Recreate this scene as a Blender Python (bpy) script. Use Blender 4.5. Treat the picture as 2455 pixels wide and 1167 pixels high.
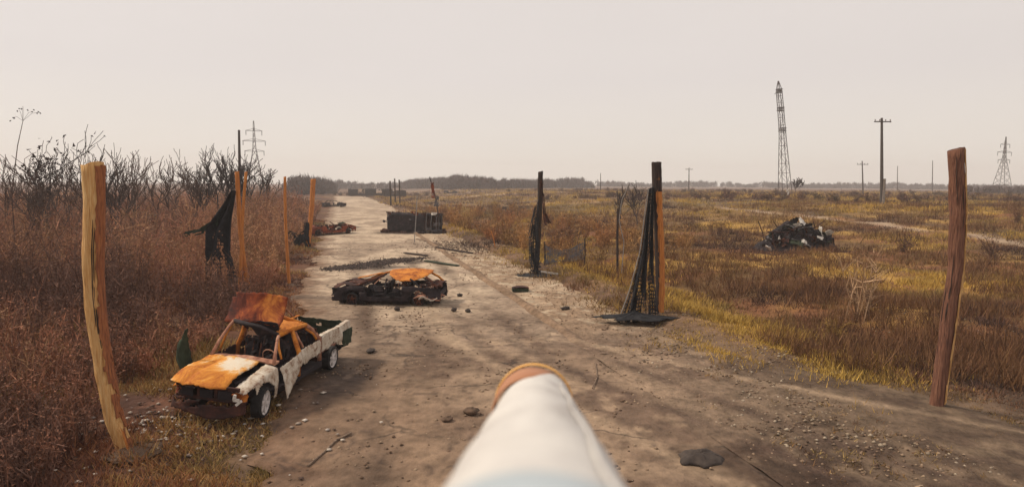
import bpy, math, random
import numpy as np
from mathutils import Vector, Matrix

# ------------------------------------------------------------------ scene, camera, light
for o in list(bpy.data.objects):
    bpy.data.objects.remove(o)
scene = bpy.context.scene
COL = scene.collection
random.seed(7)
RNG = np.random.default_rng(11)

FPX, CX, CY, CAMH = 1463.0, 1227.5, 583.5, 4.7      # focal length in photo pixels, photo centre, eye height
PITCH = math.atan(143.5 / FPX)
ROLL = math.radians(0.42)

cam_d = bpy.data.cameras.new('camera')
cam = bpy.data.objects.new('camera', cam_d)
COL.objects.link(cam)
cam_d.sensor_width = 36.0
cam_d.lens = 36.0 * FPX / 2455.0
cam_d.clip_start = 0.02
cam_d.clip_end = 9000
cam.matrix_world = (Matrix.Translation((0, 0, CAMH)) @ Matrix.Rotation(math.pi / 2 - PITCH, 4, 'X')
                    @ Matrix.Rotation(ROLL, 4, 'Z'))
cam_d.dof.use_dof = True
cam_d.dof.focus_distance = 22.0
cam_d.dof.aperture_fstop = 5.5
scene.camera = cam

SUN_EL, SUN_AZ = math.radians(44), math.radians(-78)    # azimuth measured from +Y (ahead) towards +X
world = bpy.data.worlds.new('World')
scene.world = world
world.use_nodes = True
wn, wl = world.node_tree.nodes, world.node_tree.links
wn.clear()
w_out = wn.new('ShaderNodeOutputWorld')
w_bg = wn.new('ShaderNodeBackground')
w_bg.inputs['Strength'].default_value = 0.1
w_sky = wn.new('ShaderNodeTexSky')
w_sky.sky_type = 'NISHITA'
w_sky.sun_disc = False
w_sky.sun_elevation = SUN_EL
w_sky.sun_rotation = SUN_AZ
w_sky.dust_density = 4.0
w_hsv = wn.new('ShaderNodeHueSaturation')
w_hsv.inputs['Saturation'].default_value = 0.15
w_mix = wn.new('ShaderNodeMix')
w_mix.data_type = 'RGBA'
w_mix.inputs[0].default_value = 0.9                      # mostly an even cloud sheet
w_tc = wn.new('ShaderNodeTexCoord')
w_sep = wn.new('ShaderNodeSeparateXYZ')
w_ramp = wn.new('ShaderNodeValToRGB')
w_ramp.color_ramp.elements[0].position = 0.0
w_ramp.color_ramp.elements[0].color = (0.815, 0.758, 0.665, 1)
w_ramp.color_ramp.elements[1].position = 0.16
w_ramp.color_ramp.elements[1].color = (0.722, 0.664, 0.632, 1)
w_mul = wn.new('ShaderNodeVectorMath')
w_mul.operation = 'SCALE'
w_mul.inputs['Scale'].default_value = 10.6
wl.new(w_tc.outputs['Generated'], w_sep.inputs[0])
wl.new(w_sep.outputs['Z'], w_ramp.inputs['Fac'])
w_no = wn.new('ShaderNodeTexNoise'); w_no.inputs['Scale'].default_value = 2.2; w_no.inputs['Detail'].default_value = 4
w_mp = wn.new('ShaderNodeMapping'); w_mp.inputs['Scale'].default_value = (1, 1, 4)
w_mr = wn.new('ShaderNodeMapRange'); w_mr.inputs[3].default_value = .955; w_mr.inputs[4].default_value = 1.035
w_v = wn.new('ShaderNodeVectorMath'); w_v.operation = 'SCALE'                     # barely visible cloud structure
wl.new(w_tc.outputs['Generated'], w_mp.inputs[0]); wl.new(w_mp.outputs[0], w_no.inputs['Vector'])
wl.new(w_no.outputs['Fac'], w_mr.inputs[0]); wl.new(w_mr.outputs[0], w_v.inputs['Scale'])
wl.new(w_ramp.outputs['Color'], w_v.inputs[0])
wl.new(w_v.outputs[0], w_mul.inputs[0])
wl.new(w_sky.outputs[0], w_hsv.inputs['Color'])
wl.new(w_hsv.outputs[0], w_mix.inputs['A'])
wl.new(w_mul.outputs[0], w_mix.inputs['B'])
wl.new(w_mix.outputs['Result'], w_bg.inputs['Color'])
wl.new(w_bg.outputs[0], w_out.inputs[0])

sun_d = bpy.data.lights.new('sun', 'SUN')
sun_d.energy = 2.8
sun_d.angle = math.radians(7)
sun_d.color = (1.0, 0.86, 0.68)
sun = bpy.data.objects.new('sun', sun_d)
COL.objects.link(sun)
sdir = Vector((math.sin(SUN_AZ) * math.cos(SUN_EL), math.cos(SUN_AZ) * math.cos(SUN_EL), math.sin(SUN_EL)))
sun.rotation_euler = sdir.to_track_quat('Z', 'Y').to_euler()
sun.location = (-30, 0, 40)

scene.view_settings.view_transform = 'Standard'
scene.view_settings.look = 'None'
scene.view_settings.exposure = 0.09
scene.view_settings.gamma = 1.0
scene.view_settings.use_curve_mapping = False
scene.render.engine = 'CYCLES'
scene.cycles.volume_bounces = 1

# ------------------------------------------------------------------ helpers: where things stand
_F = np.array([0, math.cos(PITCH), -math.sin(PITCH)])
_U0 = np.array([0, math.sin(PITCH), math.cos(PITCH)])
_R0 = np.array([1.0, 0, 0])
_R = _R0 * math.cos(ROLL) + _U0 * math.sin(ROLL)
_U = -_R0 * math.sin(ROLL) + _U0 * math.cos(ROLL)

def ray(px, py):
    return _F + _R * (px - CX) / FPX - _U * (py - CY) / FPX

def gp(px, py, z=0.0):
    """surveyed ground point (metres) for a spot on level ground"""
    d = ray(px, py)
    t = (z - CAMH) / d[2]
    return np.array([0, 0, CAMH]) + d * t

def at(px, py, Y):
    d = ray(px, py)
    return np.array([0, 0, CAMH]) + d * (Y / d[1])

def smooth(a, b, x):
    t = np.clip((np.asarray(x, float) - a) / (b - a), 0, 1)
    return t * t * (3 - 2 * t)

def lat(x, y):
    """metres to the right of the road's left edge"""
    return x + 8.9 + 0.285 * (y - 26)

def vnoise(x, y, seed=0.0):
    x = np.asarray(x, float); y = np.asarray(y, float)
    xi, yi = np.floor(x), np.floor(y)
    fx, fy = x - xi, y - yi
    fx = fx * fx * (3 - 2 * fx); fy = fy * fy * (3 - 2 * fy)
    def h(a, b):
        v = np.sin(a * 127.1 + b * 311.7 + seed * 74.7) * 43758.5453
        return v - np.floor(v)
    return (h(xi, yi) * (1 - fx) + h(xi + 1, yi) * fx) * (1 - fy) + (h(xi, yi + 1) * (1 - fx) + h(xi + 1, yi + 1) * fx) * fy

def fbm(x, y, seed=0.0, octs=4):
    s, a, t = 0, 0.5, 0
    for i in range(octs):
        s = s + a * vnoise(x * 2 ** i, y * 2 ** i, seed + i * 3.1)
        t += a; a *= 0.5
    return s / t

def H(x, y):
    """terrain height"""
    x = np.asarray(x, float); y = np.asarray(y, float)
    u = lat(x, y)
    z = 2.2 * smooth(25, 75, u) * smooth(10, 60, y)
    z = z + 0.10 * smooth(0, -1.2, u) + 0.35 * smooth(-1.2, -8, u)
    out = smooth(12.0, 14.5, u) + smooth(0, -1.5, u)
    z = z + out * (0.34 * (fbm(x * .35, y * .35, 2) - .5) + 0.16 * (fbm(x * 1.3, y * 1.3, 5) - .5))
    bank = np.exp(-((u - 13.3) / 1.1) ** 2) * 0.28 - np.exp(-((u - 18.5) / 2.6) ** 2) * 0.45
    z = z + bank * smooth(14, 22, y)
    far = smooth(60, 300, np.hypot(x, y))
    z = z + far * 0.9 * (fbm(x * .012, y * .012, 9, 3) - .5) - 0.02
    return z

def Hs(x, y):
    """height of whatever surface one would stand on at x, y"""
    return float(H(x, y))

# ------------------------------------------------------------------ helpers: meshes, things
class G:
    def __init__(self):
        self.v, self.f = [], []
    def add(self, vs, fs):
        n = len(self.v)
        self.v += [tuple(map(float, p)) for p in vs]
        self.f += [tuple(i + n for i in f) for f in fs]
        return self
    def box(self, c, s, rot=None):
        hx, hy, hz = s[0] / 2, s[1] / 2, s[2] / 2
        vs = [Vector((sx * hx, sy * hy, sz * hz)) for sx in (-1, 1) for sy in (-1, 1) for sz in (-1, 1)]
        if rot is not None:
            m = rot if isinstance(rot, Matrix) else Matrix.Rotation(rot, 3, 'Z')
            vs = [m @ v for v in vs]
        c = Vector(c)
        return self.add([v + c for v in vs],
                        [(0, 1, 3, 2), (4, 6, 7, 5), (0, 4, 5, 1), (2, 3, 7, 6), (0, 2, 6, 4), (1, 5, 7, 3)])
    def tube(self, path, r, sides=6, cap=True):
        path = [Vector(p) for p in path]
        rs = r if isinstance(r, (list, tuple)) else [r] * len(path)
        n0 = len(self.v)
        up = None
        for i, p in enumerate(path):
            t = (path[min(i + 1, len(path) - 1)] - path[max(i - 1, 0)])
            t = t.normalized() if t.length > 1e-9 else Vector((0, 0, 1))
            if up is None:
                up = Vector((0, 0, 1)) if abs(t.z) < .9 else Vector((1, 0, 0))
            s = t.cross(up)
            s = s.normalized() if s.length > 1e-6 else t.orthogonal().normalized()
            up = s.cross(t).normalized()
            for k in range(sides):
                a = 2 * math.pi * k / sides
                q = p + (s * math.cos(a) + up * math.sin(a)) * rs[i]
                self.v.append((q.x, q.y, q.z))
        for i in range(len(path) - 1):
            for k in range(sides):
                a, b = n0 + i * sides + k, n0 + i * sides + (k + 1) % sides
                self.f.append((a, b, b + sides, a + sides))
        if cap:
            self.f.append(tuple(n0 + k for k in reversed(range(sides))))
            e = n0 + (len(path) - 1) * sides
            self.f.append(tuple(e + k for k in range(sides)))
        return self
    def sheet(self, fn, na, nb, mask=None, thick=.012, dent=0.0, seed=1.0, dscale=5.0, jit=1.0):
        A, B = np.meshgrid(np.linspace(0, 1, na + 1), np.linspace(0, 1, nb + 1), indexing='ij')
        P = np.zeros((na + 1, nb + 1, 3))
        for i in range(na + 1):
            for j in range(nb + 1):
                P[i, j] = fn(A[i, j], B[i, j])
        da = np.gradient(P, axis=0); db = np.gradient(P, axis=1)
        N = np.cross(da, db); N /= np.maximum(np.linalg.norm(N, axis=2, keepdims=True), 1e-9)
        if dent:
            d = fbm(A * dscale + seed, B * dscale * nb / na + seed * 1.7, seed, 3) - .5
            P = P + N * (d * 2 * dent)[..., None]
        jr = np.random.default_rng(int(seed * 977) % 99991)
        cell = (np.linalg.norm(da, axis=2) * .5 + np.linalg.norm(db, axis=2) * .5)[..., None]
        P = P + (da / np.maximum(np.linalg.norm(da, axis=2, keepdims=True), 1e-9) * jr.uniform(-.3, .3, cell.shape)
                 + db / np.maximum(np.linalg.norm(db, axis=2, keepdims=True), 1e-9) * jr.uniform(-.3, .3, cell.shape)) * cell * jit
        keep = np.ones((na, nb), bool)
        if mask is not None:
            for i in range(na):
                for j in range(nb):
                    keep[i, j] = bool(mask((i + .5) / na, (j + .5) / nb))
        T = P + N * thick / 2; Bm = P - N * thick / 2
        idx = {}
        vs, fs = [], []
        def vid(i, j, top):
            k = (i, j, top)
            if k not in idx:
                idx[k] = len(vs); vs.append(T[i, j] if top else Bm[i, j])
            return idx[k]
        for i in range(na):
            for j in range(nb):
                if not keep[i, j]: continue
                c = [(i, j), (i + 1, j), (i + 1, j + 1), (i, j + 1)]
                fs.append([vid(*q, True) for q in c])
                fs.append([vid(*q, False) for q in reversed(c)])
                for (q0, q1), (ni, nj) in zip(((c[0], c[1]), (c[1], c[2]), (c[2], c[3]), (c[3], c[0])),
                                              ((i, j - 1), (i + 1, j), (i, j + 1), (i - 1, j))):
                    if ni < 0 or nj < 0 or ni >= na or nj >= nb or not keep[ni, nj]:
                        fs.append([vid(*q1, True), vid(*q0, True), vid(*q0, False), vid(*q1, False)])
        return self.add(vs, fs)
    def lump(self, c, s, seed=0, n=2, rough=.3):
        """an irregular stone-like lump"""
        rnd = random.Random(seed)
        rows, cols = 4 + n, 7 + n
        vs, fs = [], []
        for i in range(rows + 1):
            th = math.pi * i / rows
            for k in range(cols):
                ph = 2 * math.pi * k / cols
                r = 1 + rough * (rnd.random() - .5) * 2
                vs.append((c[0] + s[0] * .5 * r * math.sin(th) * math.cos(ph), c[1] + s[1] * .5 * r * math.sin(th) * math.sin(ph),
                           c[2] + s[2] * .5 * r * math.cos(th)))
        for i in range(rows):
            for k in range(cols):
                a, b = i * cols + k, i * cols + (k + 1) % cols
                fs.append((a, a + cols, b + cols, b))
        return self.add(vs, fs)
    def build(self, name, mat, parent=None, smooth_sh=False, kind=None):
        me = bpy.data.meshes.new(name)
        me.from_pydata(self.v, [], self.f)
        me.update()
        if smooth_sh:
            me.polygons.foreach_set('use_smooth', [True] * len(me.polygons))
        me.materials.append(mat)
        o = bpy.data.objects.new(name, me)
        COL.objects.link(o)
        if parent is not None: o.parent = parent
        if kind: o['kind'] = kind
        return o

def fastmesh(name, V, F, mat, col=None, parent=None, kind=None, smooth_sh=False):
    V = np.ascontiguousarray(V, np.float32); F = np.ascontiguousarray(F, np.int32)
    me = bpy.data.meshes.new(name)
    n, (m, k) = len(V), F.shape
    me.vertices.add(n); me.vertices.foreach_set('co', V.ravel())
    me.loops.add(m * k); me.loops.foreach_set('vertex_index', F.ravel())
    me.polygons.add(m); me.polygons.foreach_set('loop_start', np.arange(0, m * k, k, dtype=np.int32))
    if smooth_sh:
        me.polygons.foreach_set('use_smooth', np.ones(m, bool))
    me.update(calc_edges=True)
    if col is not None:
        ca = me.color_attributes.new('Col', 'FLOAT_COLOR', 'POINT')
        rgba = np.ones((n, 4), np.float32); rgba[:, :3] = col
        ca.data.foreach_set('color', rgba.ravel())
    me.materials.append(mat)
    o = bpy.data.objects.new(name, me)
    COL.objects.link(o)
    if parent is not None: o.parent = parent
    if kind: o['kind'] = kind
    return o

def thing(name, label, cat, loc=(0, 0, 0), rot=(0, 0, 0), group=None):
    o = bpy.data.objects.new(name, None)
    COL.objects.link(o)
    o.empty_display_size = .2
    o.location = loc; o.rotation_euler = rot
    o['label'] = label; o['category'] = cat
    if group: o['group'] = group
    return o

def tag(o, label, cat, group=None, kind=None):
    o['label'] = label; o['category'] = cat
    if group: o['group'] = group
    if kind: o['kind'] = kind
    return o

def segs_mesh(S, sides=3):
    """S rows: p0(3) p1(3) r0 r1 -> prisms"""
    S = np.asarray(S, float)
    p0, p1, r0, r1 = S[:, 0:3], S[:, 3:6], S[:, 6], S[:, 7]
    t = p1 - p0; t /= np.maximum(np.linalg.norm(t, axis=1, keepdims=True), 1e-9)
    ref = np.where(np.abs(t[:, 2:3]) < .9, np.array([[0, 0, 1.0]]), np.array([[1.0, 0, 0]]))
    a = np.cross(t, ref); a /= np.linalg.norm(a, axis=1, keepdims=True)
    b = np.cross(t, a)
    n = len(S)
    V = np.zeros((n, 2 * sides, 3))
    for k in range(sides):
        w = 2 * math.pi * k / sides
        d = a * math.cos(w) + b * math.sin(w)
        V[:, k] = p0 + d * r0[:, None]
        V[:, sides + k] = p1 + d * r1[:, None]
    base = (np.arange(n) * 2 * sides)[:, None]
    F = np.concatenate([base + np.array([[k, (k + 1) % sides, sides + (k + 1) % sides, sides + k]]) for k in range(sides)], 0)
    return V.reshape(-1, 3), F

# ------------------------------------------------------------------ materials
def new_mat(name, rough=.9, metallic=0.0, spec=.3):
    m = bpy.data.materials.new(name)
    m.use_nodes = True
    b = m.node_tree.nodes['Principled BSDF']
    b.inputs['Roughness'].default_value = rough
    b.inputs['Metallic'].default_value = metallic
    b.inputs['Specular IOR Level'].default_value = spec
    return m, m.node_tree.nodes, m.node_tree.links, b

def add_bump(n, l, b, coord, scale, strength, dist=.02, detail=6):
    t = n.new('ShaderNodeTexNoise'); t.inputs['Scale'].default_value = scale; t.inputs['Detail'].default_value = detail
    l.new(coord, t.inputs['Vector'])
    bp = n.new('ShaderNodeBump'); bp.inputs['Strength'].default_value = strength; bp.inputs['Distance'].default_value = dist
    l.new(t.outputs['Fac'], bp.inputs['Height']); l.new(bp.outputs[0], b.inputs['Normal'])

def M_ramp(name, stops, scale=4.0, detail=8, rough=.85, bump=.4, bscale=30, bdist=.01, metallic=0.0, spec=.25, distortion=.6,
           stretch=None, rgh=.62):
    m, n, l, b = new_mat(name, rough, metallic, spec)
    tc = n.new('ShaderNodeTexCoord')
    src = tc.outputs['Object']
    if stretch:
        mp = n.new('ShaderNodeMapping'); mp.inputs['Scale'].default_value = stretch
        l.new(src, mp.inputs['Vector']); src = mp.outputs[0]
    t = n.new('ShaderNodeTexNoise')
    t.inputs['Scale'].default_value = scale; t.inputs['Detail'].default_value = detail
    t.inputs['Roughness'].default_value = rgh; t.inputs['Distortion'].default_value = distortion
    l.new(src, t.inputs['Vector'])
    r = n.new('ShaderNodeValToRGB')
    els = r.color_ramp.elements
    els[0].position, els[0].color = stops[0][0], (*stops[0][1], 1)
    els[1].position, els[1].color = stops[-1][0], (*stops[-1][1], 1)
    for p, c in stops[1:-1]:
        e = els.new(p); e.color = (*c, 1)
    l.new(t.outputs['Fac'], r.inputs['Fac'])
    l.new(r.outputs['Color'], b.inputs['Base Color'])
    if bump: add_bump(n, l, b, src, bscale, bump, bdist)
    return m

def M_attr(name, rough=.95, var=.35, nscale=6.0, bump=0.0, bscale=20, bdist=.03, spec=.15, fine=0.0):
    m, n, l, b = new_mat(name, rough, 0, spec)
    at_ = n.new('ShaderNodeAttribute'); at_.attribute_name = 'Col'
    tc = n.new('ShaderNodeTexCoord')
    t = n.new('ShaderNodeTexNoise'); t.inputs['Scale'].default_value = nscale; t.inputs['Detail'].default_value = 10
    t.inputs['Roughness'].default_value = .68
    l.new(tc.outputs['Object'], t.inputs['Vector'])
    mr = n.new('ShaderNodeMapRange'); mr.inputs[1].default_value = .3; mr.inputs[2].default_value = .7
    mr.inputs[3].default_value = 1 - var; mr.inputs[4].default_value = 1 + var
    l.new(t.outputs['Fac'], mr.inputs[0])
    v = n.new('ShaderNodeVectorMath'); v.operation = 'SCALE'
    l.new(at_.outputs['Color'], v.inputs[0]); l.new(mr.outputs[0], v.inputs['Scale'])
    last = v.outputs[0]
    if fine:
        t2 = n.new('ShaderNodeTexVoronoi'); t2.inputs['Scale'].default_value = fine
        l.new(tc.outputs['Object'], t2.inputs['Vector'])
        mr2 = n.new('ShaderNodeMapRange'); mr2.inputs[1].default_value = 0; mr2.inputs[2].default_value = .6
        mr2.inputs[3].default_value = .78; mr2.inputs[4].default_value = 1.1
        l.new(t2.outputs['Distance'], mr2.inputs[0])
        v2 = n.new('ShaderNodeVectorMath'); v2.operation = 'SCALE'
        l.new(last, v2.inputs[0]); l.new(mr2.outputs[0], v2.inputs['Scale'])
        last = v2.outputs[0]
    l.new(last, b.inputs['Base Color'])
    if bump: add_bump(n, l, b, tc.outputs['Object'], bscale, bump, bdist, 10)
    return m

BLACK = (.012, .010, .011)
m_ground = M_attr('ground_soil', var=.42, nscale=.9, bump=.7, bscale=5, bdist=.12, fine=3.0)
m_road = M_attr('dusty_asphalt', var=.34, nscale=1.7, bump=1.0, bscale=7, bdist=.06, fine=4.0)
def add_cracks(m, scale, depth):
    n, l = m.node_tree.nodes, m.node_tree.links
    b = n['Principled BSDF']; tc = next(q for q in n if q.type == 'TEX_COORD')
    nz = n.new('ShaderNodeTexNoise'); nz.inputs['Scale'].default_value = 1.3; nz.inputs['Detail'].default_value = 6
    l.new(tc.outputs['Object'], nz.inputs['Vector'])
    mx = n.new('ShaderNodeMix'); mx.data_type = 'RGBA'; mx.blend_type = 'ADD'; mx.inputs[0].default_value = .9
    l.new(tc.outputs['Object'], mx.inputs['A']); l.new(nz.outputs['Color'], mx.inputs['B'])
    vo = n.new('ShaderNodeTexVoronoi'); vo.feature = 'DISTANCE_TO_EDGE'; vo.inputs['Scale'].default_value = scale
    l.new(mx.outputs['Result'], vo.inputs['Vector'])
    mr = n.new('ShaderNodeMapRange'); mr.inputs[1].default_value = .0; mr.inputs[2].default_value = .022; mr.inputs[3].default_value = depth; mr.inputs[4].default_value = 0
    l.new(vo.outputs['Distance'], mr.inputs[0])
    n2_ = n.new('ShaderNodeTexNoise'); n2_.inputs['Scale'].default_value = .5; l.new(tc.outputs['Object'], n2_.inputs['Vector'])
    m2 = n.new('ShaderNodeMapRange'); m2.inputs[1].default_value = .45; m2.inputs[2].default_value = .6; l.new(n2_.outputs['Fac'], m2.inputs[0])
    mu = n.new('ShaderNodeMath'); mu.operation = 'MULTIPLY'; l.new(mr.outputs[0], mu.inputs[0]); l.new(m2.outputs[0], mu.inputs[1])
    mc_ = n.new('ShaderNodeMix'); mc_.data_type = 'RGBA'; mc_.inputs['B'].default_value = (.045, .034, .028, 1)
    src = b.inputs['Base Color'].links[0].from_socket
    l.new(mu.outputs[0], mc_.inputs[0]); l.new(src, mc_.inputs['A']); l.new(mc_.outputs['Result'], b.inputs['Base Color'])
add_cracks(m_road, .42, .75)
m_shoulder = M_attr('gravel_shoulder', var=.42, nscale=2.0, bump=1.0, bscale=9, bdist=.07, fine=6.0)
m_plant = M_attr('dry_plant', var=.15, nscale=3, rough=.9)
m_rubble = M_attr('rubble', var=.25, nscale=8)
m_rust = M_ramp('orange_rust', [(.28, (.07, .022, .012)), (.42, (.30, .085, .018)), (.55, (.56, .20, .030)), (.72, (.62, .28, .06))], 2.6, rgh=.76)
m_rustred = M_ramp('red_rust', [(.30, (.02, .008, .008)), (.45, (.11, .025, .014)), (.6, (.27, .062, .024)), (.75, (.46, .15, .05))], 2.2, rgh=.76)
m_rustdark = M_ramp('dark_rust', [(.32, (.012, .008, .009)), (.5, (.050, .020, .016)), (.66, (.13, .045, .024)), (.8, (.30, .12, .05))], 3.2)
m_char = M_ramp('charred_steel', [(.3, (.008, .007, .009)), (.55, (.026, .020, .024)), (.75, (.070, .045, .042)), (.9, (.16, .1, .08))], 3.5, rough=.8)
m_white = M_ramp('scorched_white_paint', [(.26, (.030, .020, .018)), (.37, (.20, .105, .065)), (.44, (.40, .31, .235)), (.53, (.55, .48, .39)), (.62, (.66, .60, .51)), (.8, (.70, .65, .57))], 4.2, bump=.5, bscale=14, bdist=.012, rgh=.76)
m_bonnet = M_ramp('rust_and_ash', [(.26, (.10, .028, .012)), (.40, (.40, .12, .02)), (.54, (.62, .25, .035)), (.60, (.66, .36, .12)), (.68, (.70, .60, .46)), (.9, (.74, .68, .58))], 1.9, bump=.4, rgh=.76)
def ash_patch(m, centre, radius, amount):
    """pale ash left where the fire burnt hottest"""
    n, l = m.node_tree.nodes, m.node_tree.links
    tc = next(q for q in n if q.type == 'TEX_COORD'); nz = next(q for q in n if q.type == 'TEX_NOISE'); rp_ = next(q for q in n if q.type == 'VALTORGB')
    ds = n.new('ShaderNodeVectorMath'); ds.operation = 'DISTANCE'; ds.inputs[1].default_value = centre
    l.new(tc.outputs['Object'], ds.inputs[0])
    mr = n.new('ShaderNodeMapRange'); mr.inputs[1].default_value = radius; mr.inputs[2].default_value = 0; mr.inputs[3].default_value = 0; mr.inputs[4].default_value = amount
    l.new(ds.outputs['Value'], mr.inputs[0])
    ad = n.new('ShaderNodeMath'); ad.operation = 'ADD'
    l.new(nz.outputs['Fac'], ad.inputs[0]); l.new(mr.outputs[0], ad.inputs[1]); l.new(ad.outputs[0], rp_.inputs['Fac'])
m_roofred = M_ramp('heat_scaled_roof', [(.30, (.018, .008, .008)), (.46, (.085, .020, .013)), (.60, (.26, .058, .022)), (.74, (.55, .19, .04)), (.9, (.62, .27, .06))], 2.4, rgh=.74)
ash_patch(m_roofred, (-1.4, -.02, 1.92), .62, .26)
ash_patch(m_bonnet, (-.10, .12, .93), .55, .34)
m_pinkrust = M_ramp('pink_rust', [(.3, (.13, .05, .035)), (.5, (.36, .17, .11)), (.7, (.52, .32, .22))], 5)
m_rim = M_ramp('ashy_alloy', [(.3, (.30, .26, .25)), (.5, (.62, .57, .55)), (.8, (.72, .68, .66))], 6, rough=.55, bump=.15)
m_tyre = M_ramp('burnt_rubber', [(.3, (.010, .010, .011)), (.7, (.035, .032, .032))], 8, rough=.9)
m_wood = M_ramp('peeled_yellow_wood', [(.25, (.34, .155, .055)), (.45, (.58, .315, .115)), (.7, (.70, .465, .22))], 2.4, stretch=(14, 14, .9), bump=1.0, bscale=2.5, bdist=.05)
m_woodor = M_ramp('orange_wood', [(.25, (.20, .062, .022)), (.48, (.48, .17, .042)), (.75, (.64, .29, .085))], 2.6, stretch=(14, 14, .9), bump=1.0, bscale=2.5, bdist=.05)
m_bark = M_ramp('brown_bark', [(.28, (.09, .034, .020)), (.5, (.30, .105, .045)), (.75, (.48, .20, .075))], 3, stretch=(14, 14, .9), bump=1.0, bscale=2.5, bdist=.05)
m_woodburnt = M_ramp('charred_wood', [(.3, (.012, .011, .012)), (.55, (.045, .030, .026)), (.78, (.14, .06, .035))], 3, stretch=(14, 14, .9), bump=1.0, bscale=2.5, bdist=.05)
m_darkbark = M_ramp('grey_red_bark', [(.28, (.055, .028, .022)), (.5, (.17, .075, .048)), (.75, (.30, .15, .09))], 3, stretch=(14, 14, .9), bump=1.0, bscale=2.5, bdist=.05)
m_concrete = M_ramp('old_concrete', [(.3, (.13, .11, .10)), (.7, (.26, .22, .19))], 3)
m_greywood = M_ramp('tarred_pole', [(.3, (.045, .038, .038)), (.7, (.10, .082, .075))], 3, stretch=(4, 4, .6))
m_steel = M_ramp('weathered_steel', [(.3, (.055, .048, .052)), (.7, (.11, .095, .095))], 2, bump=0)
m_net = M_ramp('black_netting', [(.3, (.008, .009, .011)), (.6, (.022, .022, .026)), (.85, (.055, .050, .050))], 7, rough=.9, bump=.8, bscale=40, bdist=.02)
m_netgreen = M_ramp('dark_green_netting', [(.3, (.010, .016, .012)), (.7, (.030, .040, .026))], 7, rough=.9)
m_netgrey = M_ramp('grey_netting', [(.3, (.08, .075, .08)), (.7, (.17, .155, .155))], 7, rough=.9)
m_rope = M_ramp('grey_rope', [(.3, (.16, .15, .15)), (.7, (.32, .30, .28))], 8)
m_twig = M_ramp('bare_twigs', [(.3, (.050, .032, .028)), (.7, (.105, .065, .052))], 3, bump=0)
m_twigdark = M_ramp('dark_twigs', [(.3, (.028, .021, .023)), (.7, (.060, .043, .042))], 3, bump=0)
m_plank = M_ramp('weathered_plank', [(.3, (.07, .045, .035)), (.55, (.20, .14, .10)), (.8, (.36, .28, .21))], 3, stretch=(1, 4, 4))
m_stone = M_ramp('dark_stone', [(.3, (.035, .028, .026)), (.7, (.085, .066, .056))], 5, bump=.6)
m_clod = M_ramp('dirt_clod', [(.3, (.055, .036, .026)), (.7, (.16, .10, .066))], 9, bump=.8)
m_glassgreen = M_ramp('dark_green_paint', [(.3, (.012, .018, .012)), (.7, (.045, .060, .035))], 5)
m_whiteplastic = M_ramp('white_wrapped_plastic', [(.28, (.34, .31, .29)), (.42, (.55, .53, .51)), (.58, (.66, .64, .61)), (.8, (.73, .71, .68))], 22, rough=.5, bump=.5, bscale=60, bdist=.0015, stretch=(1, .35, 1))
m_copper = M_ramp('orange_rim', [(.3, (.78, .36, .08)), (.7, (.88, .50, .15))], 12, rough=.5, bump=0)
m_redpipe = M_ramp('reddish_inner_sleeve', [(.3, (.34, .15, .08)), (.7, (.46, .22, .12))], 9, rough=.6, bump=0)
m_bluegrey = M_ramp('blue_grey_shade', [(.3, (.36, .42, .46)), (.7, (.50, .56, .60))], 9, rough=.6, bump=.2)
m_pale = M_ramp('pale_bent_sheet', [(.25, (.22, .18, .15)), (.45, (.56, .52, .47)), (.8, (.72, .69, .64))], 4)

# ------------------------------------------------------------------ ground
def grid_faces(nx, ny):
    i, j = np.meshgrid(np.arange(nx - 1), np.arange(ny - 1), indexing='ij')
    a = (i * ny + j).ravel()
    return np.stack([a, a + ny, a + ny + 1, a + 1], 1)

def mixc(a, b, t):
    t = np.asarray(t)[..., None]
    return np.asarray(a) * (1 - t) + np.asarray(b) * t

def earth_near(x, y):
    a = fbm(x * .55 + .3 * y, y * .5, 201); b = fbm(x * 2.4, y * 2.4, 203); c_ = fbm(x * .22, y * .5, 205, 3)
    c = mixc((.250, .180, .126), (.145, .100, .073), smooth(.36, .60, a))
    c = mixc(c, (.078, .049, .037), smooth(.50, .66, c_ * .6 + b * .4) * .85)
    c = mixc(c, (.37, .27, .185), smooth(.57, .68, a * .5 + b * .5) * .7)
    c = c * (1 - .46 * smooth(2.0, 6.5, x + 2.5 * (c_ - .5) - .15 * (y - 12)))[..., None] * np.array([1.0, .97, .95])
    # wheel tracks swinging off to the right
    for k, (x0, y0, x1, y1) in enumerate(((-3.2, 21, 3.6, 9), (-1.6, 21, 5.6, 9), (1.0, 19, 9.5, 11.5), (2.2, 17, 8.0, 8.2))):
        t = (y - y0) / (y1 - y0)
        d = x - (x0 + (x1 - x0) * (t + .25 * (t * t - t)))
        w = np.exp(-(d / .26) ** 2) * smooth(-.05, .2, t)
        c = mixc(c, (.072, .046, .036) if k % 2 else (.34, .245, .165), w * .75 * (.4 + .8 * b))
    return c

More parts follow.
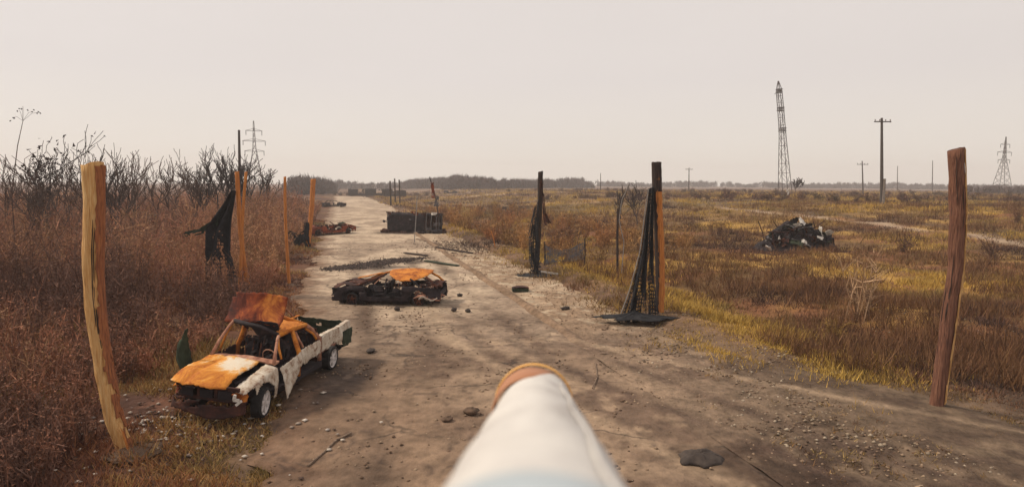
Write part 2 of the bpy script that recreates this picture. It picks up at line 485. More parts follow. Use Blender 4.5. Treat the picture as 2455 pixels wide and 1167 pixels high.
def ground_colour(x, y):
    u = lat(x, y)
    n1 = fbm(x * .22, y * .22, 21); n2 = fbm(x * .9, y * .9, 33); n3 = fbm(x * .05, y * .05, 41, 3)
    soil = np.array([.165, .098, .060])
    c = mixc(soil, (.085, .050, .034), smooth(.42, .62, n1))
    # right: dry grass ground
    straw = mixc((.36, .215, .060), (.13, .075, .034), smooth(.40, .58, n1))
    straw = mixc(straw, (.17, .075, .036), smooth(.52, .66, fbm(x * .12, y * .3, 77)))
    c = mixc(c, straw, smooth(12.5, 15.5, u + 2 * (n2 - .5)) * smooth(13, 19, y + 4 * (n1 - .5)))
    # left: red-brown litter
    lit = mixc((.125, .058, .036), (.072, .036, .026), smooth(.4, .62, n2))
    lit = mixc(lit, (.22, .14, .055), smooth(.60, .70, n1) * .6)
    c = mixc(c, lit, smooth(.4, -1.2, u + 1.6 * (n2 - .5)))
    # sandy verge near the road
    c = mixc(c, (.235, .155, .098), smooth(16, 11, u + 3 * (n2 - .5)) * smooth(-.6, .4, u) * smooth(28, 14, y))
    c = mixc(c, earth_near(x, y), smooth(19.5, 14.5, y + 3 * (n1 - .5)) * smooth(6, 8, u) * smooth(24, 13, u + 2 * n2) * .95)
    # far fields in strips
    yy = y + 6 * (n3 - .5) + .10 * x
    fields = [(70, (.20, .12, .05)), (95, (.12, .08, .04)), (118, (.33, .21, .105)), (128, (.15, .095, .055)), (165, (.17, .10, .065)),
              (190, (.36, .25, .15)), (206, (.16, .105, .075)), (280, (.21, .14, .10)), (330, (.13, .09, .07)), (520, (.19, .13, .10)), (900, (.14, .105, .085))]
    for y0, cc in fields:
        c = mixc(c, cc, smooth(y0 - 1.5, y0 + 1.5, yy) * smooth(18, 26, u) * .85)
    # pale farm track across the field
    tr = np.abs(x - (33 + (64 - y) * .14) - .5 * (n1 - .5))
    c = mixc(c, (.34, .25, .175), smooth(.85, .4, tr) * smooth(36, 42, y) * smooth(95, 80, y) * .95)
    tr2 = np.abs(x - (36 + (64 - y) * .14))
    c = mixc(c, (.075, .05, .035), smooth(1.8, .9, tr2) * smooth(34, 42, y) * smooth(100, 85, y) * .85)
    return c

tx = 1.6 * np.sinh(np.linspace(-7.45, 7.45, 340))
ty = -5 + 9 * np.sinh(np.linspace(-.9, 5.65, 340))
X, Y = np.meshgrid(tx, ty, indexing='ij')
u_ = lat(X, Y)
Z = H(X, Y) - .06 * smooth(-.2, .3, u_) * smooth(12.6, 11.6, u_) * smooth(212, 204, Y)
ground = fastmesh('ground', np.stack([X, Y, Z], -1).reshape(-1, 3), grid_faces(*X.shape), m_ground,
                  ground_colour(X, Y).reshape(-1, 3), kind='structure', smooth_sh=True)

# road: worn dusty asphalt, grid along its own axis
def road_xy(u, y):
    return u - 8.9 - 0.285 * (y - 26), y
vy = np.concatenate([np.linspace(-9, 45, 420), 45 + np.cumsum(np.linspace(.15, 2.5, 122))])
uu = np.linspace(0, 1, 96)
Uq, Yq = np.meshgrid(uu, vy, indexing='ij')
wid = 8.55 + 5.5 * smooth(60, 150, Yq)
edgeL = 0.75 * (fbm(Yq * .55, Yq * 0, 3) - .5) * 2 + .30 * (fbm(Yq * 2.6, Yq * 0 + 4, 6) - .5) * 2 - .1
edgeR = 0.2 * (fbm(Yq * .9, Yq * 0 + 5, 8) - .5) * 2
Ur = edgeL + Uq * (wid + edgeR - edgeL)
Xr, Yr = road_xy(Ur, Yq)
rel = Ur
n1 = fbm(Xr * .5, Yr * .5, 51); n2 = fbm(Xr * 2.2, Yr * 2.2, 52); n3 = fbm(Xr * .16, Yr * .16, 53, 3)
edge_drop = smooth(.25, 0, np.minimum(Uq, 1 - Uq) * wid) * .055
rut = np.zeros_like(Xr)
for cu, wd in ((2.1, .42), (3.95, .42), (5.6, .34), (7.2, .36)):
    cu2 = cu + .35 * (fbm(Yr * .08, Yr * 0 + cu, 61, 2) - .5) * 2
    rut += np.exp(-((rel - cu2) / wd) ** 2)
Zr = .045 + .03 * (n1 - .5) + .022 * (n2 - .5) - .022 * rut * smooth(60, 20, Yr) - edge_drop
near = smooth(30, 11, Yr)
cr = mixc((.45, .350, .255), (.305, .230, .168), smooth(.38, .62, n1))
cr = mixc(cr, (.225, .150, .100), near * (.35 + .65 * smooth(.34, .58, n3)))
cr = mixc(cr, (.135, .088, .060), smooth(.48, .62, n2 * .5 + n1 * .5) * .62 * (.25 + .75 * near))
cr = mixc(cr, (.105, .070, .050), np.clip(rut, 0, 1) * .78 * smooth(60, 18, Yr) * (.35 + 1.0 * smooth(.35, .6, fbm(Xr * .4, Yr * .12, 57))))
cr = mixc(cr, (.40, .30, .205), np.exp(-((rel - 4.8) / .28) ** 2) * smooth(32, 16, Yr) * .6)
# soot where fires burnt in mid-road, a dark patch beside the near pickup
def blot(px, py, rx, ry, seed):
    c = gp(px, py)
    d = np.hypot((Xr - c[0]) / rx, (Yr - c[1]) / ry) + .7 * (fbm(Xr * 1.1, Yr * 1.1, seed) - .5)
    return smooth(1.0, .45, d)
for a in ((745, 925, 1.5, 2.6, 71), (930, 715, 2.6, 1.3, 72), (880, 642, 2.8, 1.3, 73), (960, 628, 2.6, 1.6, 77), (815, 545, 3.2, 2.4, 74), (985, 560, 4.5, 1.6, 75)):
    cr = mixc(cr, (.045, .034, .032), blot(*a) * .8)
for a in ((1330, 950, 2.2, 2.0, 76), (1040, 880, 1.3, 2.2, 78), (1800, 900, 2.4, 1.2, 79)):
    cr = mixc(cr, (.115, .075, .052), blot(*a) * .6)
dl_ = (Ur - edgeL)
cr = mixc(cr, mixc((.135, .078, .052), (.20, .125, .080), n2), smooth(1.5, .0, dl_ + 1.3 * (n2 - .5)) * .92)
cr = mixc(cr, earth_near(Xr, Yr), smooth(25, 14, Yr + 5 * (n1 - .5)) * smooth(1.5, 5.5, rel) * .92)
ck = np.abs(fbm(Xr * .55, Yr * .55, 301, 3) - .5)
cr = mixc(cr, (.07, .048, .038), smooth(.012, .003, ck) * .7 * smooth(60, 40, Yr))
road = fastmesh('road', np.stack([Xr, Yr, Zr], -1).reshape(-1, 3), grid_faces(*Xr.shape), m_road, cr.reshape(-1, 3), kind='structure', smooth_sh=True)

# gravel shoulder between asphalt and grass
vs_ = np.concatenate([np.linspace(-9, 45, 300), 45 + np.cumsum(np.linspace(.18, 3.6, 85))])
Us, Ys = np.meshgrid(np.linspace(0, 1, 54), vs_, indexing='ij')
outer = 12.3 + 1.1 * (fbm(Ys * .35, Ys * 0, 81) - .5) * 2 + 3.2 * smooth(19, 11, Ys)
inner = 8.35 + 5.5 * smooth(60, 150, Ys)
outer = np.maximum(outer, inner + .8)
Uu = inner + Us * (outer - inner)
Xs, Ysx = road_xy(Uu, Ys)
m1 = fbm(Xs * .55, Ysx * .55, 83); m2 = fbm(Xs * 2.6, Ysx * 2.6, 84)
Zs = .012 + .03 * smooth(19, 15, Ysx) + .10 * (m1 - .5) * smooth(0, .25, Us) * smooth(1, .85, Us) + .05 * (m2 - .5) - .09 * smooth(.9, 1, Us)
cs = mixc((.37, .27, .185), (.255, .175, .115), smooth(.4, .6, m1))
cs = mixc(cs, (.47, .385, .28), smooth(.55, .66, m2) * .6)
cs = mixc(cs, (.120, .078, .052), smooth(23, 13, Ysx + 6 * (m1 - .5)) * (.35 + .65 * smooth(.45, .6, fbm(Xs * .3, Ysx * .3, 85))))
cs = mixc(cs, (.24, .155, .06), smooth(.80, 1, Us + .5 * (m2 - .5)) * .8)
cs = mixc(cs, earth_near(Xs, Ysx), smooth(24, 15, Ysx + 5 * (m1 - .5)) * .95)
shoulder = fastmesh('gravel_shoulder', np.stack([Xs, Ysx, Zs], -1).reshape(-1, 3), grid_faces(*Xs.shape), m_shoulder, cs.reshape(-1, 3), kind='structure', smooth_sh=True)

# broken earth kerb along the asphalt's right edge
ky = np.linspace(16.5, 58, 300)
prof = [(-.24, -.04), (-.13, .05), (-.03, .115), (.07, .105), (.18, .05), (.30, -.04)]
Kv, Kc = [], []
for i, yk in enumerate(ky):
    hh = float(smooth(16.5, 20, yk)) * (.35 + 1.1 * float(fbm(yk * .7, 0, 91))) * (1 if fbm(yk * .25, 3, 92) > .36 else .25)
    du = .12 * (float(fbm(yk * .5, 7, 93)) - .5) * 2
    for a, zz in prof:
        xx, _ = road_xy(8.62 + a + du, yk)
        Kv.append((xx, yk, .04 + (zz * hh if zz > 0 else zz) + .02 * (float(vnoise(yk * 5, a * 9, 94)) - .5)))
        t = float(fbm(yk * .9 + a, a * 3, 95))
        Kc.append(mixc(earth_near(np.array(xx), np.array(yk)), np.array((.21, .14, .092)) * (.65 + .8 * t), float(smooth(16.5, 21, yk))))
kerb = fastmesh('kerb', np.array(Kv), grid_faces(len(ky), len(prof))[:, ::-1], m_shoulder, np.array(Kc), kind='structure', smooth_sh=True)

# ------------------------------------------------------------------ vegetation
def tri_blades(base, direc, length, width, colour):
    """one bent blade = 3 verts tip strip of 2 quads-as-tris: returns V,F,C"""
    n = len(base)
    side = np.cross(direc, RNG.normal(size=(n, 3))); side /= np.maximum(np.linalg.norm(side, axis=1, keepdims=True), 1e-6)
    tip = base + direc * length[:, None]
    V = np.stack([base - side * width[:, None], base + side * width[:, None], tip], 1)
    C = np.repeat(colour[:, None, :], 3, 1)
    F = np.arange(n * 3).reshape(n, 3)
    return V.reshape(-1, 3), F, C.reshape(-1, 3)

def tufts(x, y, h, nb, width, cols, spread, lean=.45, z=None):
    n = len(x)
    z = H(x, y) - .03 if z is None else z
    b = np.stack([x, y, z], 1)
    B = np.repeat(b, nb, 0) + np.concatenate([RNG.normal(size=(n * nb, 2)) * np.repeat(spread, nb)[:, None], np.zeros((n * nb, 1))], 1)
    d = np.concatenate([RNG.normal(size=(n * nb, 2)) * lean, np.ones((n * nb, 1))], 1)
    d /= np.linalg.norm(d, axis=1, keepdims=True)
    L = np.repeat(h, nb) * RNG.uniform(.45, 1.1, n * nb)
    C = np.repeat(cols, nb, 0) * RNG.uniform(.65, 1.3, (n * nb, 1))
    return tri_blades(B, d, L, np.repeat(width, nb) * RNG.uniform(.6, 1.3, n * nb), C)

def pal(t, stops):
    """t in 0..1 to colours through a list"""
    stops = np.array(stops); k = np.clip(t, 0, .999) * (len(stops) - 1)
    i = k.astype(int); f = (k - i)[:, None]
    return stops[i] * (1 - f) + stops[i + 1] * f

GR = [(0.072, 0.043, 0.036), (0.135, 0.073, 0.048), (0.207, 0.100, 0.057), (0.171, 0.113, 0.050), (0.252, 0.140, 0.059), (0.225, 0.156, 0.057), (0.315, 0.205, 0.069), (0.486, 0.321, 0.080), (0.450, 0.279, 0.065)]
# dry grass over the right-hand field
n = 85000
yy = 9.5 * (300 / 9.5) ** (RNG.random(n) ** 1.1)
xx = RNG.uniform(-.25, 1.06, n) * yy + RNG.uniform(-1, 6, n)
uu_ = lat(xx, yy)
dens = fbm(xx * .25, yy * .25, 101)
edge = 12.4 + 1.3 * (fbm(yy * .35, yy * 0, 81) - .5) * 2 + 3.4 * smooth(19, 11, yy)
ok = (np.abs(xx - (33 + (64 - yy) * .14) - .1) > .75) & (uu_ > edge + 1.1 * RNG.normal(size=n) - .2) & (RNG.random(n) < .25 + 1.3 * smooth(.30, .55, dens))
xx, yy, dens = xx[ok], yy[ok], dens[ok]
tcol = np.clip(fbm(xx * .17, yy * .13, 105) * 2.5 - .80 + RNG.normal(size=len(xx)) * .07, 0, 1)
uq = lat(xx, yy)
gold = np.exp(-((uq - 14.5 - .12 * (yy - 18)) / 1.8) ** 2) * smooth(13, 16, yy) * smooth(34, 22, yy)
tcol = np.where(RNG.random(len(xx)) < gold, .80 + .2 * RNG.random(len(xx)), tcol)
hh = (.08 + .42 * smooth(.3, .8, fbm(xx * .55, yy * .55, 107))) * np.minimum(.7 + yy / 90, 2.2)
V, F, C = tufts(xx, yy, hh, 7, .008 + yy * .00042, pal(tcol, GR), .05 + yy * .0035, .55)
grass = fastmesh('dry_grass', V, F, m_plant, C)
tag(grass, 'dry yellow and brown grass covering the field right of the road', 'grass', kind='stuff')

n = 2600
yy = RNG.uniform(8.5, 22, n); xx = RNG.uniform(2.5, 16, n) * yy / 13
ok = (lat(xx, yy) > 9.2) & (lat(xx, yy) < 17) & (fbm(xx * .8, yy * .8, 111) > .55)
xx, yy = xx[ok], yy[ok]
V, F, C = tufts(xx, yy, RNG.uniform(.04, .16, len(xx)), 9, np.full(len(xx), .009), pal(RNG.random(len(xx)), [(.12, .065, .04), (.26, .15, .06), (.36, .25, .10), (.16, .11, .045), (.10, .05, .035)]), np.full(len(xx), .07), .8, z=np.where(lat(xx, yy) < 12.3, .02, H(xx, yy) - .02))
sg = fastmesh('verge_tufts', V, F, m_plant, C)
tag(sg, 'sparse withered tufts on the bare ground at lower right', 'grass', kind='stuff')
# taller dead weeds standing in the field
n = 17000
yy = 11.5 * (90 / 11.5) ** RNG.random(n)
xx = RNG.uniform(-.22, 1.0, n) * yy + 2
uu_ = lat(xx, yy)
ok = (uu_ > 14.2) & (fbm(xx * .3, yy * .3, 121) > .50) 
xx, yy = xx[ok], yy[ok]
V, F, C = tufts(xx, yy, .35 + .65 * RNG.random(len(xx)), 8, .007 + yy * .0003, pal(RNG.random(len(xx)), [(.07, .035, .022), (.15, .075, .035), (.23, .125, .06), (.10, .045, .03)]), .10 + yy * .002, .35)
weeds = fastmesh('dead_weeds', V, F, m_plant, C)
tag(weeds, 'clumps of tall brown dead weeds standing in the right-hand field', 'weeds', kind='stuff')

# brown leaf litter and low growth on the left verge
n = 26000
yy = 6 * (75 / 6) ** RNG.random(n)
uu_ = -RNG.random(n) ** 1.5 * (6 + yy * .6) + .3 + .45 * np.abs(RNG.normal(size=n)) * (RNG.random(n) < .4)
xx = uu_ - 8.9 - .285 * (yy - 26)
ok = (fbm(xx * .5, yy * .5, 131) > .36) & (xx > -1.15 * yy - 4)
xx, yy, uu_ = xx[ok], yy[ok], uu_[ok]
tc_ = np.clip(fbm(xx * .25, yy * .25, 133) * 2.1 - .60 + RNG.normal(size=len(xx)) * .14, 0, 1)
LF = [(0.094, 0.044, 0.035), (0.175, 0.077, 0.049), (0.258, 0.110, 0.059), (0.328, 0.163, 0.067), (0.421, 0.276, 0.104), (0.199, 0.144, 0.055)]
V, F, C = tufts(xx, yy, .12 + .45 * fbm(xx * .6, yy * .6, 134) * smooth(.3, -2, uu_), 7, .008 + yy * .0005, pal(tc_, LF), .06 + yy * .003, .7)
litter = fastmesh('verge_growth', V, F, m_plant, C)
tag(litter, 'red-brown dead grass and leaf litter along the left verge', 'undergrowth', kind='stuff')

def shrub_arrays(x, y, h, stems=12, twigs=5, leaves=14, wid=.016, cols=None, spread=.28, leaf=.07):
    """brushwood: stems with side twigs and withered leaves; returns V,F,C"""
    n = len(x)
    z = H(x, y) - .05
    b = np.stack([x, y, z], 1)
    N = n * stems
    B = np.repeat(b, stems, 0) + np.concatenate([RNG.normal(size=(N, 2)) * np.repeat(h, stems)[:, None] * .07, np.zeros((N, 1))], 1)
    d = np.concatenate([RNG.normal(size=(N, 2)) * spread, np.ones((N, 1))], 1); d /= np.linalg.norm(d, axis=1, keepdims=True)
    L = np.repeat(h, stems) * RNG.uniform(.45, 1.0, N)
    C0 = np.repeat(cols, stems, 0) * RNG.uniform(.6, 1.3, (N, 1))
    W = np.repeat(np.asarray(wid) * np.ones(n), stems)
    out = [tri_blades(B, d, L, W, C0)]
    M = N * twigs
    s = RNG.uniform(.2, .95, M)
    Bt = np.repeat(B, twigs, 0) + np.repeat(d, twigs, 0) * (np.repeat(L, twigs) * s)[:, None]
    dt = np.repeat(d, twigs, 0) * .8 + RNG.normal(size=(M, 3)) * .6; dt /= np.linalg.norm(dt, axis=1, keepdims=True)
    Lt = np.repeat(L, twigs) * RNG.uniform(.12, .38, M)
    Ct = np.repeat(C0, twigs, 0) * RNG.uniform(.7, 1.25, (M, 1))
    out.append(tri_blades(Bt, dt, Lt, np.repeat(W, twigs) * .7, Ct))
    if leaves:
        K = N * leaves
        q = RNG.uniform(.05, 1.0, K)
        Bl = np.repeat(B, leaves, 0) + np.repeat(d, leaves, 0) * (np.repeat(L, leaves) * q)[:, None] + RNG.normal(size=(K, 3)) * (np.repeat(L, leaves) * .09)[:, None]
        Bl[:, 2] = np.maximum(Bl[:, 2], np.repeat(np.repeat(z, stems), leaves) + .02)
        dl = RNG.normal(size=(K, 3)); dl /= np.linalg.norm(dl, axis=1, keepdims=True)
        lw = np.repeat(np.repeat(np.asarray(leaf) * np.ones(n), stems), leaves)
        out.append(tri_blades(Bl, dl, lw * RNG.uniform(.6, 1.8, K), lw * RNG.uniform(.25, .5, K), np.repeat(C0, leaves, 0) * RNG.uniform(.7, 1.35, (K, 1))))
    Vs, Fs, Cs, o = [], [], [], 0
    for V, F, C in out:
        Vs.append(V); Fs.append(F + o); Cs.append(C); o += len(V)
    return np.concatenate(Vs), np.concatenate(Fs), np.concatenate(Cs)

# the thicket left of the road: one mass of brushwood
n = 1500
yy = 8.5 * (120 / 8.5) ** (RNG.random(n))
uu_ = -1.6 - RNG.random(n) ** 1.4 * (3 + yy * .55) - 1.5 * smooth(22, 10, yy)
xx = uu_ - 8.9 - .285 * (yy - 26)
ok = (xx > -1.08 * yy - 3)
P0 = gp(600, 1000)
ok &= ~((np.hypot(xx - (-5.9), yy - 13.4) < 2.6))
xx, yy, uu_ = xx[ok], yy[ok], uu_[ok]
hh = np.clip(.7 - uu_ * .42, .7, 3.6) * (.55 + .62 * fbm(xx * .22, yy * .22, 141)) * RNG.uniform(.75, 1.15, len(xx))
hh = np.where(yy < 18, hh * .55 + .2, hh) * (1 + .75 * smooth(-9, -3, uu_) * smooth(30, 42, yy) * smooth(95, 70, yy))
TH = [(0.144, 0.078, 0.058), (0.263, 0.127, 0.081), (0.362, 0.162, 0.096), (0.300, 0.173, 0.094), (0.500, 0.275, 0.140), (0.338, 0.146, 0.099), (0.425, 0.232, 0.120), (0.200, 0.113, 0.088)]
tc_ = np.clip(fbm(xx * .16, yy * .10, 143) * 2.6 - .8 - .45 * smooth(22, 13, yy) + RNG.normal(size=len(xx)) * .12, 0, 1)
V, F, C = shrub_arrays(xx, yy, hh, 9, 5, 13, .010 + yy * .00035, pal(tc_, TH), .26, .026 + yy * .0014)
thicket = fastmesh('thicket', V, F, m_plant, C)
tag(thicket, 'dense red-brown leafless thicket filling the left roadside', 'thicket', kind='stuff')

def shrub_thing(name, label, px, py, h, w=.014, stems=16, twigs=8, leaves=5, cols=(.13, .07, .04), group=None, spread=.3, leaf=.05, cat='shrub'):
    p = gp(px, py); x, y = p[0], p[1]
    p = gp(px, py, Hs(x, y)); x, y = p[0], p[1]
    t = thing(name, label, cat, (x, y, Hs(x, y)), group=group)
    V, F, C = shrub_arrays(np.array([x]), np.array([y]), np.array([h]), stems, twigs, leaves, w, np.array([cols]), spread, leaf)
    V = V - np.array([x, y, Hs(x, y)])
    ns = stems
    fastmesh('stems', V[:ns * 3], np.arange(ns * 3).reshape(-1, 3), m_plant, C[:ns * 3], parent=t, kind='stuff')
    R_ = V[ns * 3:]
    fastmesh('twigs', R_, np.arange(len(R_)).reshape(-1, 3), m_plant, C[ns * 3:], parent=t, kind='stuff')
    return t

rs = random.Random(5)
hx_, hy_ = [], []
for (x0, y0, x1, y1, m) in ((20, 118, 95, 104, 60), (60, 150, 160, 132, 60), (30, 185, 190, 170, 70), (8, 140, 50, 132, 30), (70, 88, 100, 80, 18), (40, 98, 62, 92, 14), (-30, 225, -75, 232, 40), (0, 215, 90, 230, 50)):
    t_ = RNG.random(m); hx_.append(x0 + (x1 - x0) * t_ + RNG.normal(size=m) * 1.2); hy_.append(y0 + (y1 - y0) * t_ + RNG.normal(size=m) * 1.5)
hx_, hy_ = np.concatenate(hx_), np.concatenate(hy_)
V, F, C = shrub_arrays(hx_, hy_, RNG.uniform(.6, 1.9, len(hx_)), 14, 6, 9, .03 + hy_ * .0003, pal(RNG.random(len(hx_)), [(.075, .045, .040), (.14, .070, .050), (.10, .070, .042)]), .5, .22)
hb = fastmesh('field_hedges', V, F, m_plant, C)
tag(hb, 'low dark hedge strips between the far fields', 'hedge', kind='stuff')
# brush along the right verge, one mass
n = 150
yy = RNG.uniform(40, 105, n); uu_ = 13.6 + RNG.random(n) ** 1.3 * 15 + 3.0 * smooth(70, 100, yy)
xx = uu_ - 8.9 - .285 * (yy - 26)
tc_ = np.clip(fbm(xx * .2, yy * .2, 161) * 1.8 - .4 + RNG.normal(size=n) * .1, 0, 1)
V, F, C = shrub_arrays(xx, yy, RNG.uniform(.9, 2.5, n), 16, 7, 10, .014 + yy * .0003, pal(tc_, [(.15, .078, .048), (.27, .125, .056), (.40, .215, .08), (.22, .130, .055), (.34, .140, .055), (.38, .26, .09)]), .42, .10)
vb = fastmesh('verge_brush', V, F, m_plant, C)
tag(vb, 'low reddish brush massed behind the right shoulder of the road', 'brush', kind='stuff')
for px, py, h, lb in ((1090, 520, 2.3, 'red-brown bare shrub right of the charred van'), (1215, 556, 2.4, 'bushy rust-coloured shrub left of the charred middle post'),
                      (1338, 548, 2.3, 'orange-brown shrub right behind the charred middle post'), (1440, 590, 2.1, 'brown shrub between the dark leaning sapling and the dark upright stake')):
    k = rs.random()
    shrub_thing('verge_shrub', lb, px, py, h, .026, 24, 10, 12, (.24 + .10 * k, .10 + .06 * k, .045 + .012 * k), 'shrubs along the right verge', .42, .10)
for px, py, h, lb in ((1650, 545, 1.6, 'dark bare shrub just right of the net-draped post'), (1725, 560, 1.5, 'dark bare shrub left of the scrap heap'), (2170, 600, 1.7, 'dark low shrub left of the thick right post'),
                      (2385, 550, 2.2, 'dark shrub right of the thick right post'), (2440, 520, 2.4, 'dark shrub at the right edge in front of the pylon')):
    k = rs.random()
    shrub_thing('field_shrub', lb, px, py, h, .02, 26, 9, 11, (.105 + .04 * k, .058 + .022 * k, .044 + .01 * k), 'dark bare shrubs in the right field', .45, .09)
shrub_thing('tall_weed_shrub', 'tall pale bare sapling clump with upright stems in front of the scrap heap', 2062, 770, 3.2, .026, 18, 10, 2, (.40, .26, .155), None, .22, .04)
shrub_thing('bent_sapling', 'crooked dark leaning sapling left of the net-draped post', 1382, 612, 2.6, .028, 7, 8, 3, (.07, .040, .034), None, .30, .05, 'sapling')
shrub_thing('grass_clump_shrub', 'golden dead bush at the foot of the sapling clump', 2000, 805, 1.0, .012, 30, 8, 8, (.27, .165, .05), None, .5, .05)

# ---- bare trees
def grow(rng, p, d, L, r, lvl, maxl, out, wob=.16, spread=.5):
    nseg = 4 if lvl < 2 else 3
    for i in range(nseg):
        d2 = [d[k] + rng.gauss(0, wob) for k in range(3)]
        d2[2] += .12
        m = math.sqrt(sum(c * c for c in d2)); d = [c / m for c in d2]
        q = [p[k] + d[k] * L / nseg for k in range(3)]
        r1 = r * .86
        out.append((lvl, *p, *q, r, r1))
        p, r = q, r1
        if lvl < maxl and (i > 1 or lvl > 0):
            for _ in range(1 if (lvl > 1 and rng.random() < .5) else 2 if lvl == 0 else 1):
                dd = [d[k] + rng.gauss(0, spread) for k in range(3)]; dd[2] = dd[2] * .5 + .55
                m = math.sqrt(sum(c * c for c in dd)); dd = [c / m for c in dd]
                grow(rng, p, dd, L * rng.uniform(.5, .8), r * .64, lvl + 1, maxl, out, wob, spread)

def bare_tree(label, px, top_py, Y, seed, width=1.0, dark=False, lvls=4, leaves=0, group='bare trees above the left thicket', name='bare_tree'):
    rng = random.Random(seed)
    p = at(px, 440, Y); x, y = p[0], p[1]; z0 = Hs(x, y)
    top = at(px, top_py, Y)[2]
    out = []
    for k in range(1 if rng.random() < .45 else 2):
        grow(rng, [rng.gauss(0, .1), rng.gauss(0, .1), -.1], [rng.gauss(0, .14 * width), rng.gauss(0, .14 * width), 1], 1.0, .035, 0, lvls, out, .2, .5 * width)
    S = np.array(out)
    hi_ = S[:, 6] > .55 * S[:, 6].max()
    for ax in (1, 2):
        sh = S[hi_, ax].mean()
        S[:, ax] -= sh * np.clip(S[:, 3], 0, None) / S[:, 3].max(); S[:, ax + 3] -= sh * np.clip(S[:, 6], 0, None) / S[:, 3].max()
    zs = S[:, 6].max()
    sc = (top - z0) / zs
    S[:, 1:7] *= sc; S[:, 7:9] *= sc * .95
    minr = .0135 * Y / 30
    S[:, 7:9] = np.maximum(S[:, 7:9], minr)
    t = thing(name, label, 'tree', (x, y, z0), group=group)
    mat = m_twigdark if dark else m_twig
    a = S[S[:, 0] <= 1]; b = S[S[:, 0] > 1]
    V, F = segs_mesh(a[:, 1:], 5); fastmesh('trunk', V, F, mat, parent=t, kind='stuff')
    V, F = segs_mesh(b[:, 1:], 3); fastmesh('crown', V, F, mat, parent=t, kind='stuff')
    if leaves:
        e = b[RNG.integers(0, len(b), leaves)]
        q = e[:, 4:7] + RNG.normal(size=(leaves, 3)) * .12
        dl = RNG.normal(size=(leaves, 3)); dl /= np.linalg.norm(dl, axis=1, keepdims=True)
        V, F, C = tri_blades(q, dl, RNG.uniform(.12, .30, leaves), RNG.uniform(.05, .12, leaves), np.tile(np.array([[.035, .026, .026]]), (leaves, 1)))
        fastmesh('leaves', V, F, m_plant, C, parent=t, kind='stuff')
    return t

for px, tp, Yt, sd, wd, dk, lv, lb in (
    (8, 350, 36, 1, .9, False, 0, 'slender bare tree at the left edge of the photo'),
    (48, 362, 34, 2, .9, False, 0, 'bare tree under the tall leafy whip at far left'),
    (82, 378, 38, 21, .8, False, 0, 'low bare tree between the tall whip and the dark clumped tree'),
    (128, 310, 38, 3, .75, True, 260, 'dark bare tree with withered leaf clumps, left of the near split post'),
    (172, 365, 40, 22, .7, False, 0, 'thin bare tree between the dark clumped tree and the near split post'),
    (216, 298, 40, 4, .45, True, 0, 'narrow upright bare tree rising right behind the near split post'),
    (252, 345, 44, 23, .5, True, 0, 'dark bare tree peeking out at the near split post\'s right shoulder'),
    (284, 342, 42, 5, .55, False, 0, 'bare tree second to the right of the near split post'),
    (322, 358, 46, 6, .7, False, 0, 'spindly bare tree third to the right of the near split post'),
    (368, 385, 48, 7, .8, False, 0, 'low bare tree in the gap of the left skyline'),
    (412, 372, 50, 24, .8, False, 0, 'bare tree left of the wide forking tree'),
    (446, 358, 47, 8, 1.0, False, 0, 'wide forking bare tree in the middle of the left skyline'),
    (496, 350, 52, 9, .7, True, 0, 'dark bare tree second to the left of the thin utility pole'),
    (528, 345, 54, 10, .6, True, 0, 'dark bare tree just left of the thin utility pole'),
    (556, 352, 54, 25, .6, True, 0, 'dark bare tree overlapping the thin utility pole'),
    (598, 378, 62, 12, .9, True, 0, 'small dark bare tree at the foot of the left pylon'),
    (640, 400, 70, 13, .9, False, 0, 'faint low bare tree right of the left pylon')):
    bare_tree(lb, px, tp, Yt, sd, wd * 1.15, dk, 3 if sd in (1, 21, 5, 6, 7, 8, 24, 13, 4) else 4, lv)
bare_tree('lone far bare tree beside the leaning lattice mast', 1910, 425, 160, 14, 1.5, True, 4, group='far lone trees')
bare_tree('leaning dead tree behind the verge left of the net-draped post', 1512, 432, 60, 15, .6, True, 3, group='far lone trees')
# tall single whip at the far left
sp = [at(28, 470, 24), at(42, 350, 24), at(55, 290, 24), at(55, 255, 24)]
t = thing('whip_sapling', 'single tall thin whip with a few leaves at far left', 'sapling', (sp[0][0], sp[0][1], Hs(sp[0][0], sp[0][1])))
o0 = Vector(t.location)
pp = [Vector((sp[0][0], sp[0][1], o0.z - .1))] + [Vector(q) for q in sp]
G().tube([q - o0 for q in pp], [.024, .02, .015, .010, .006], 5).build('stem', m_twig, t)
for (a, b) in ((78, 268), (92, 270), (30, 283), (46, 265), (152, 293)):
    q = Vector(at(a, b, 24)) - o0
    if a < 120:
        g = G().tube([Vector(sp[2]) - o0, (Vector(sp[2]) - o0) * .4 + q * .6 + Vector((0, 0, .1)), q], .006, 3)
        g.build('branch', m_twig, t)
        lf = G()
        for k in range(3):
            v = Vector((rs.gauss(0, .07), rs.gauss(0, .07), rs.gauss(0, .05)))
            lf.box(q + v, (.06, .015, .035), Matrix.Rotation(rs.random() * 3, 3, 'Y'))
        lf.build('leaf_cluster', m_twigdark, t, kind='stuff')

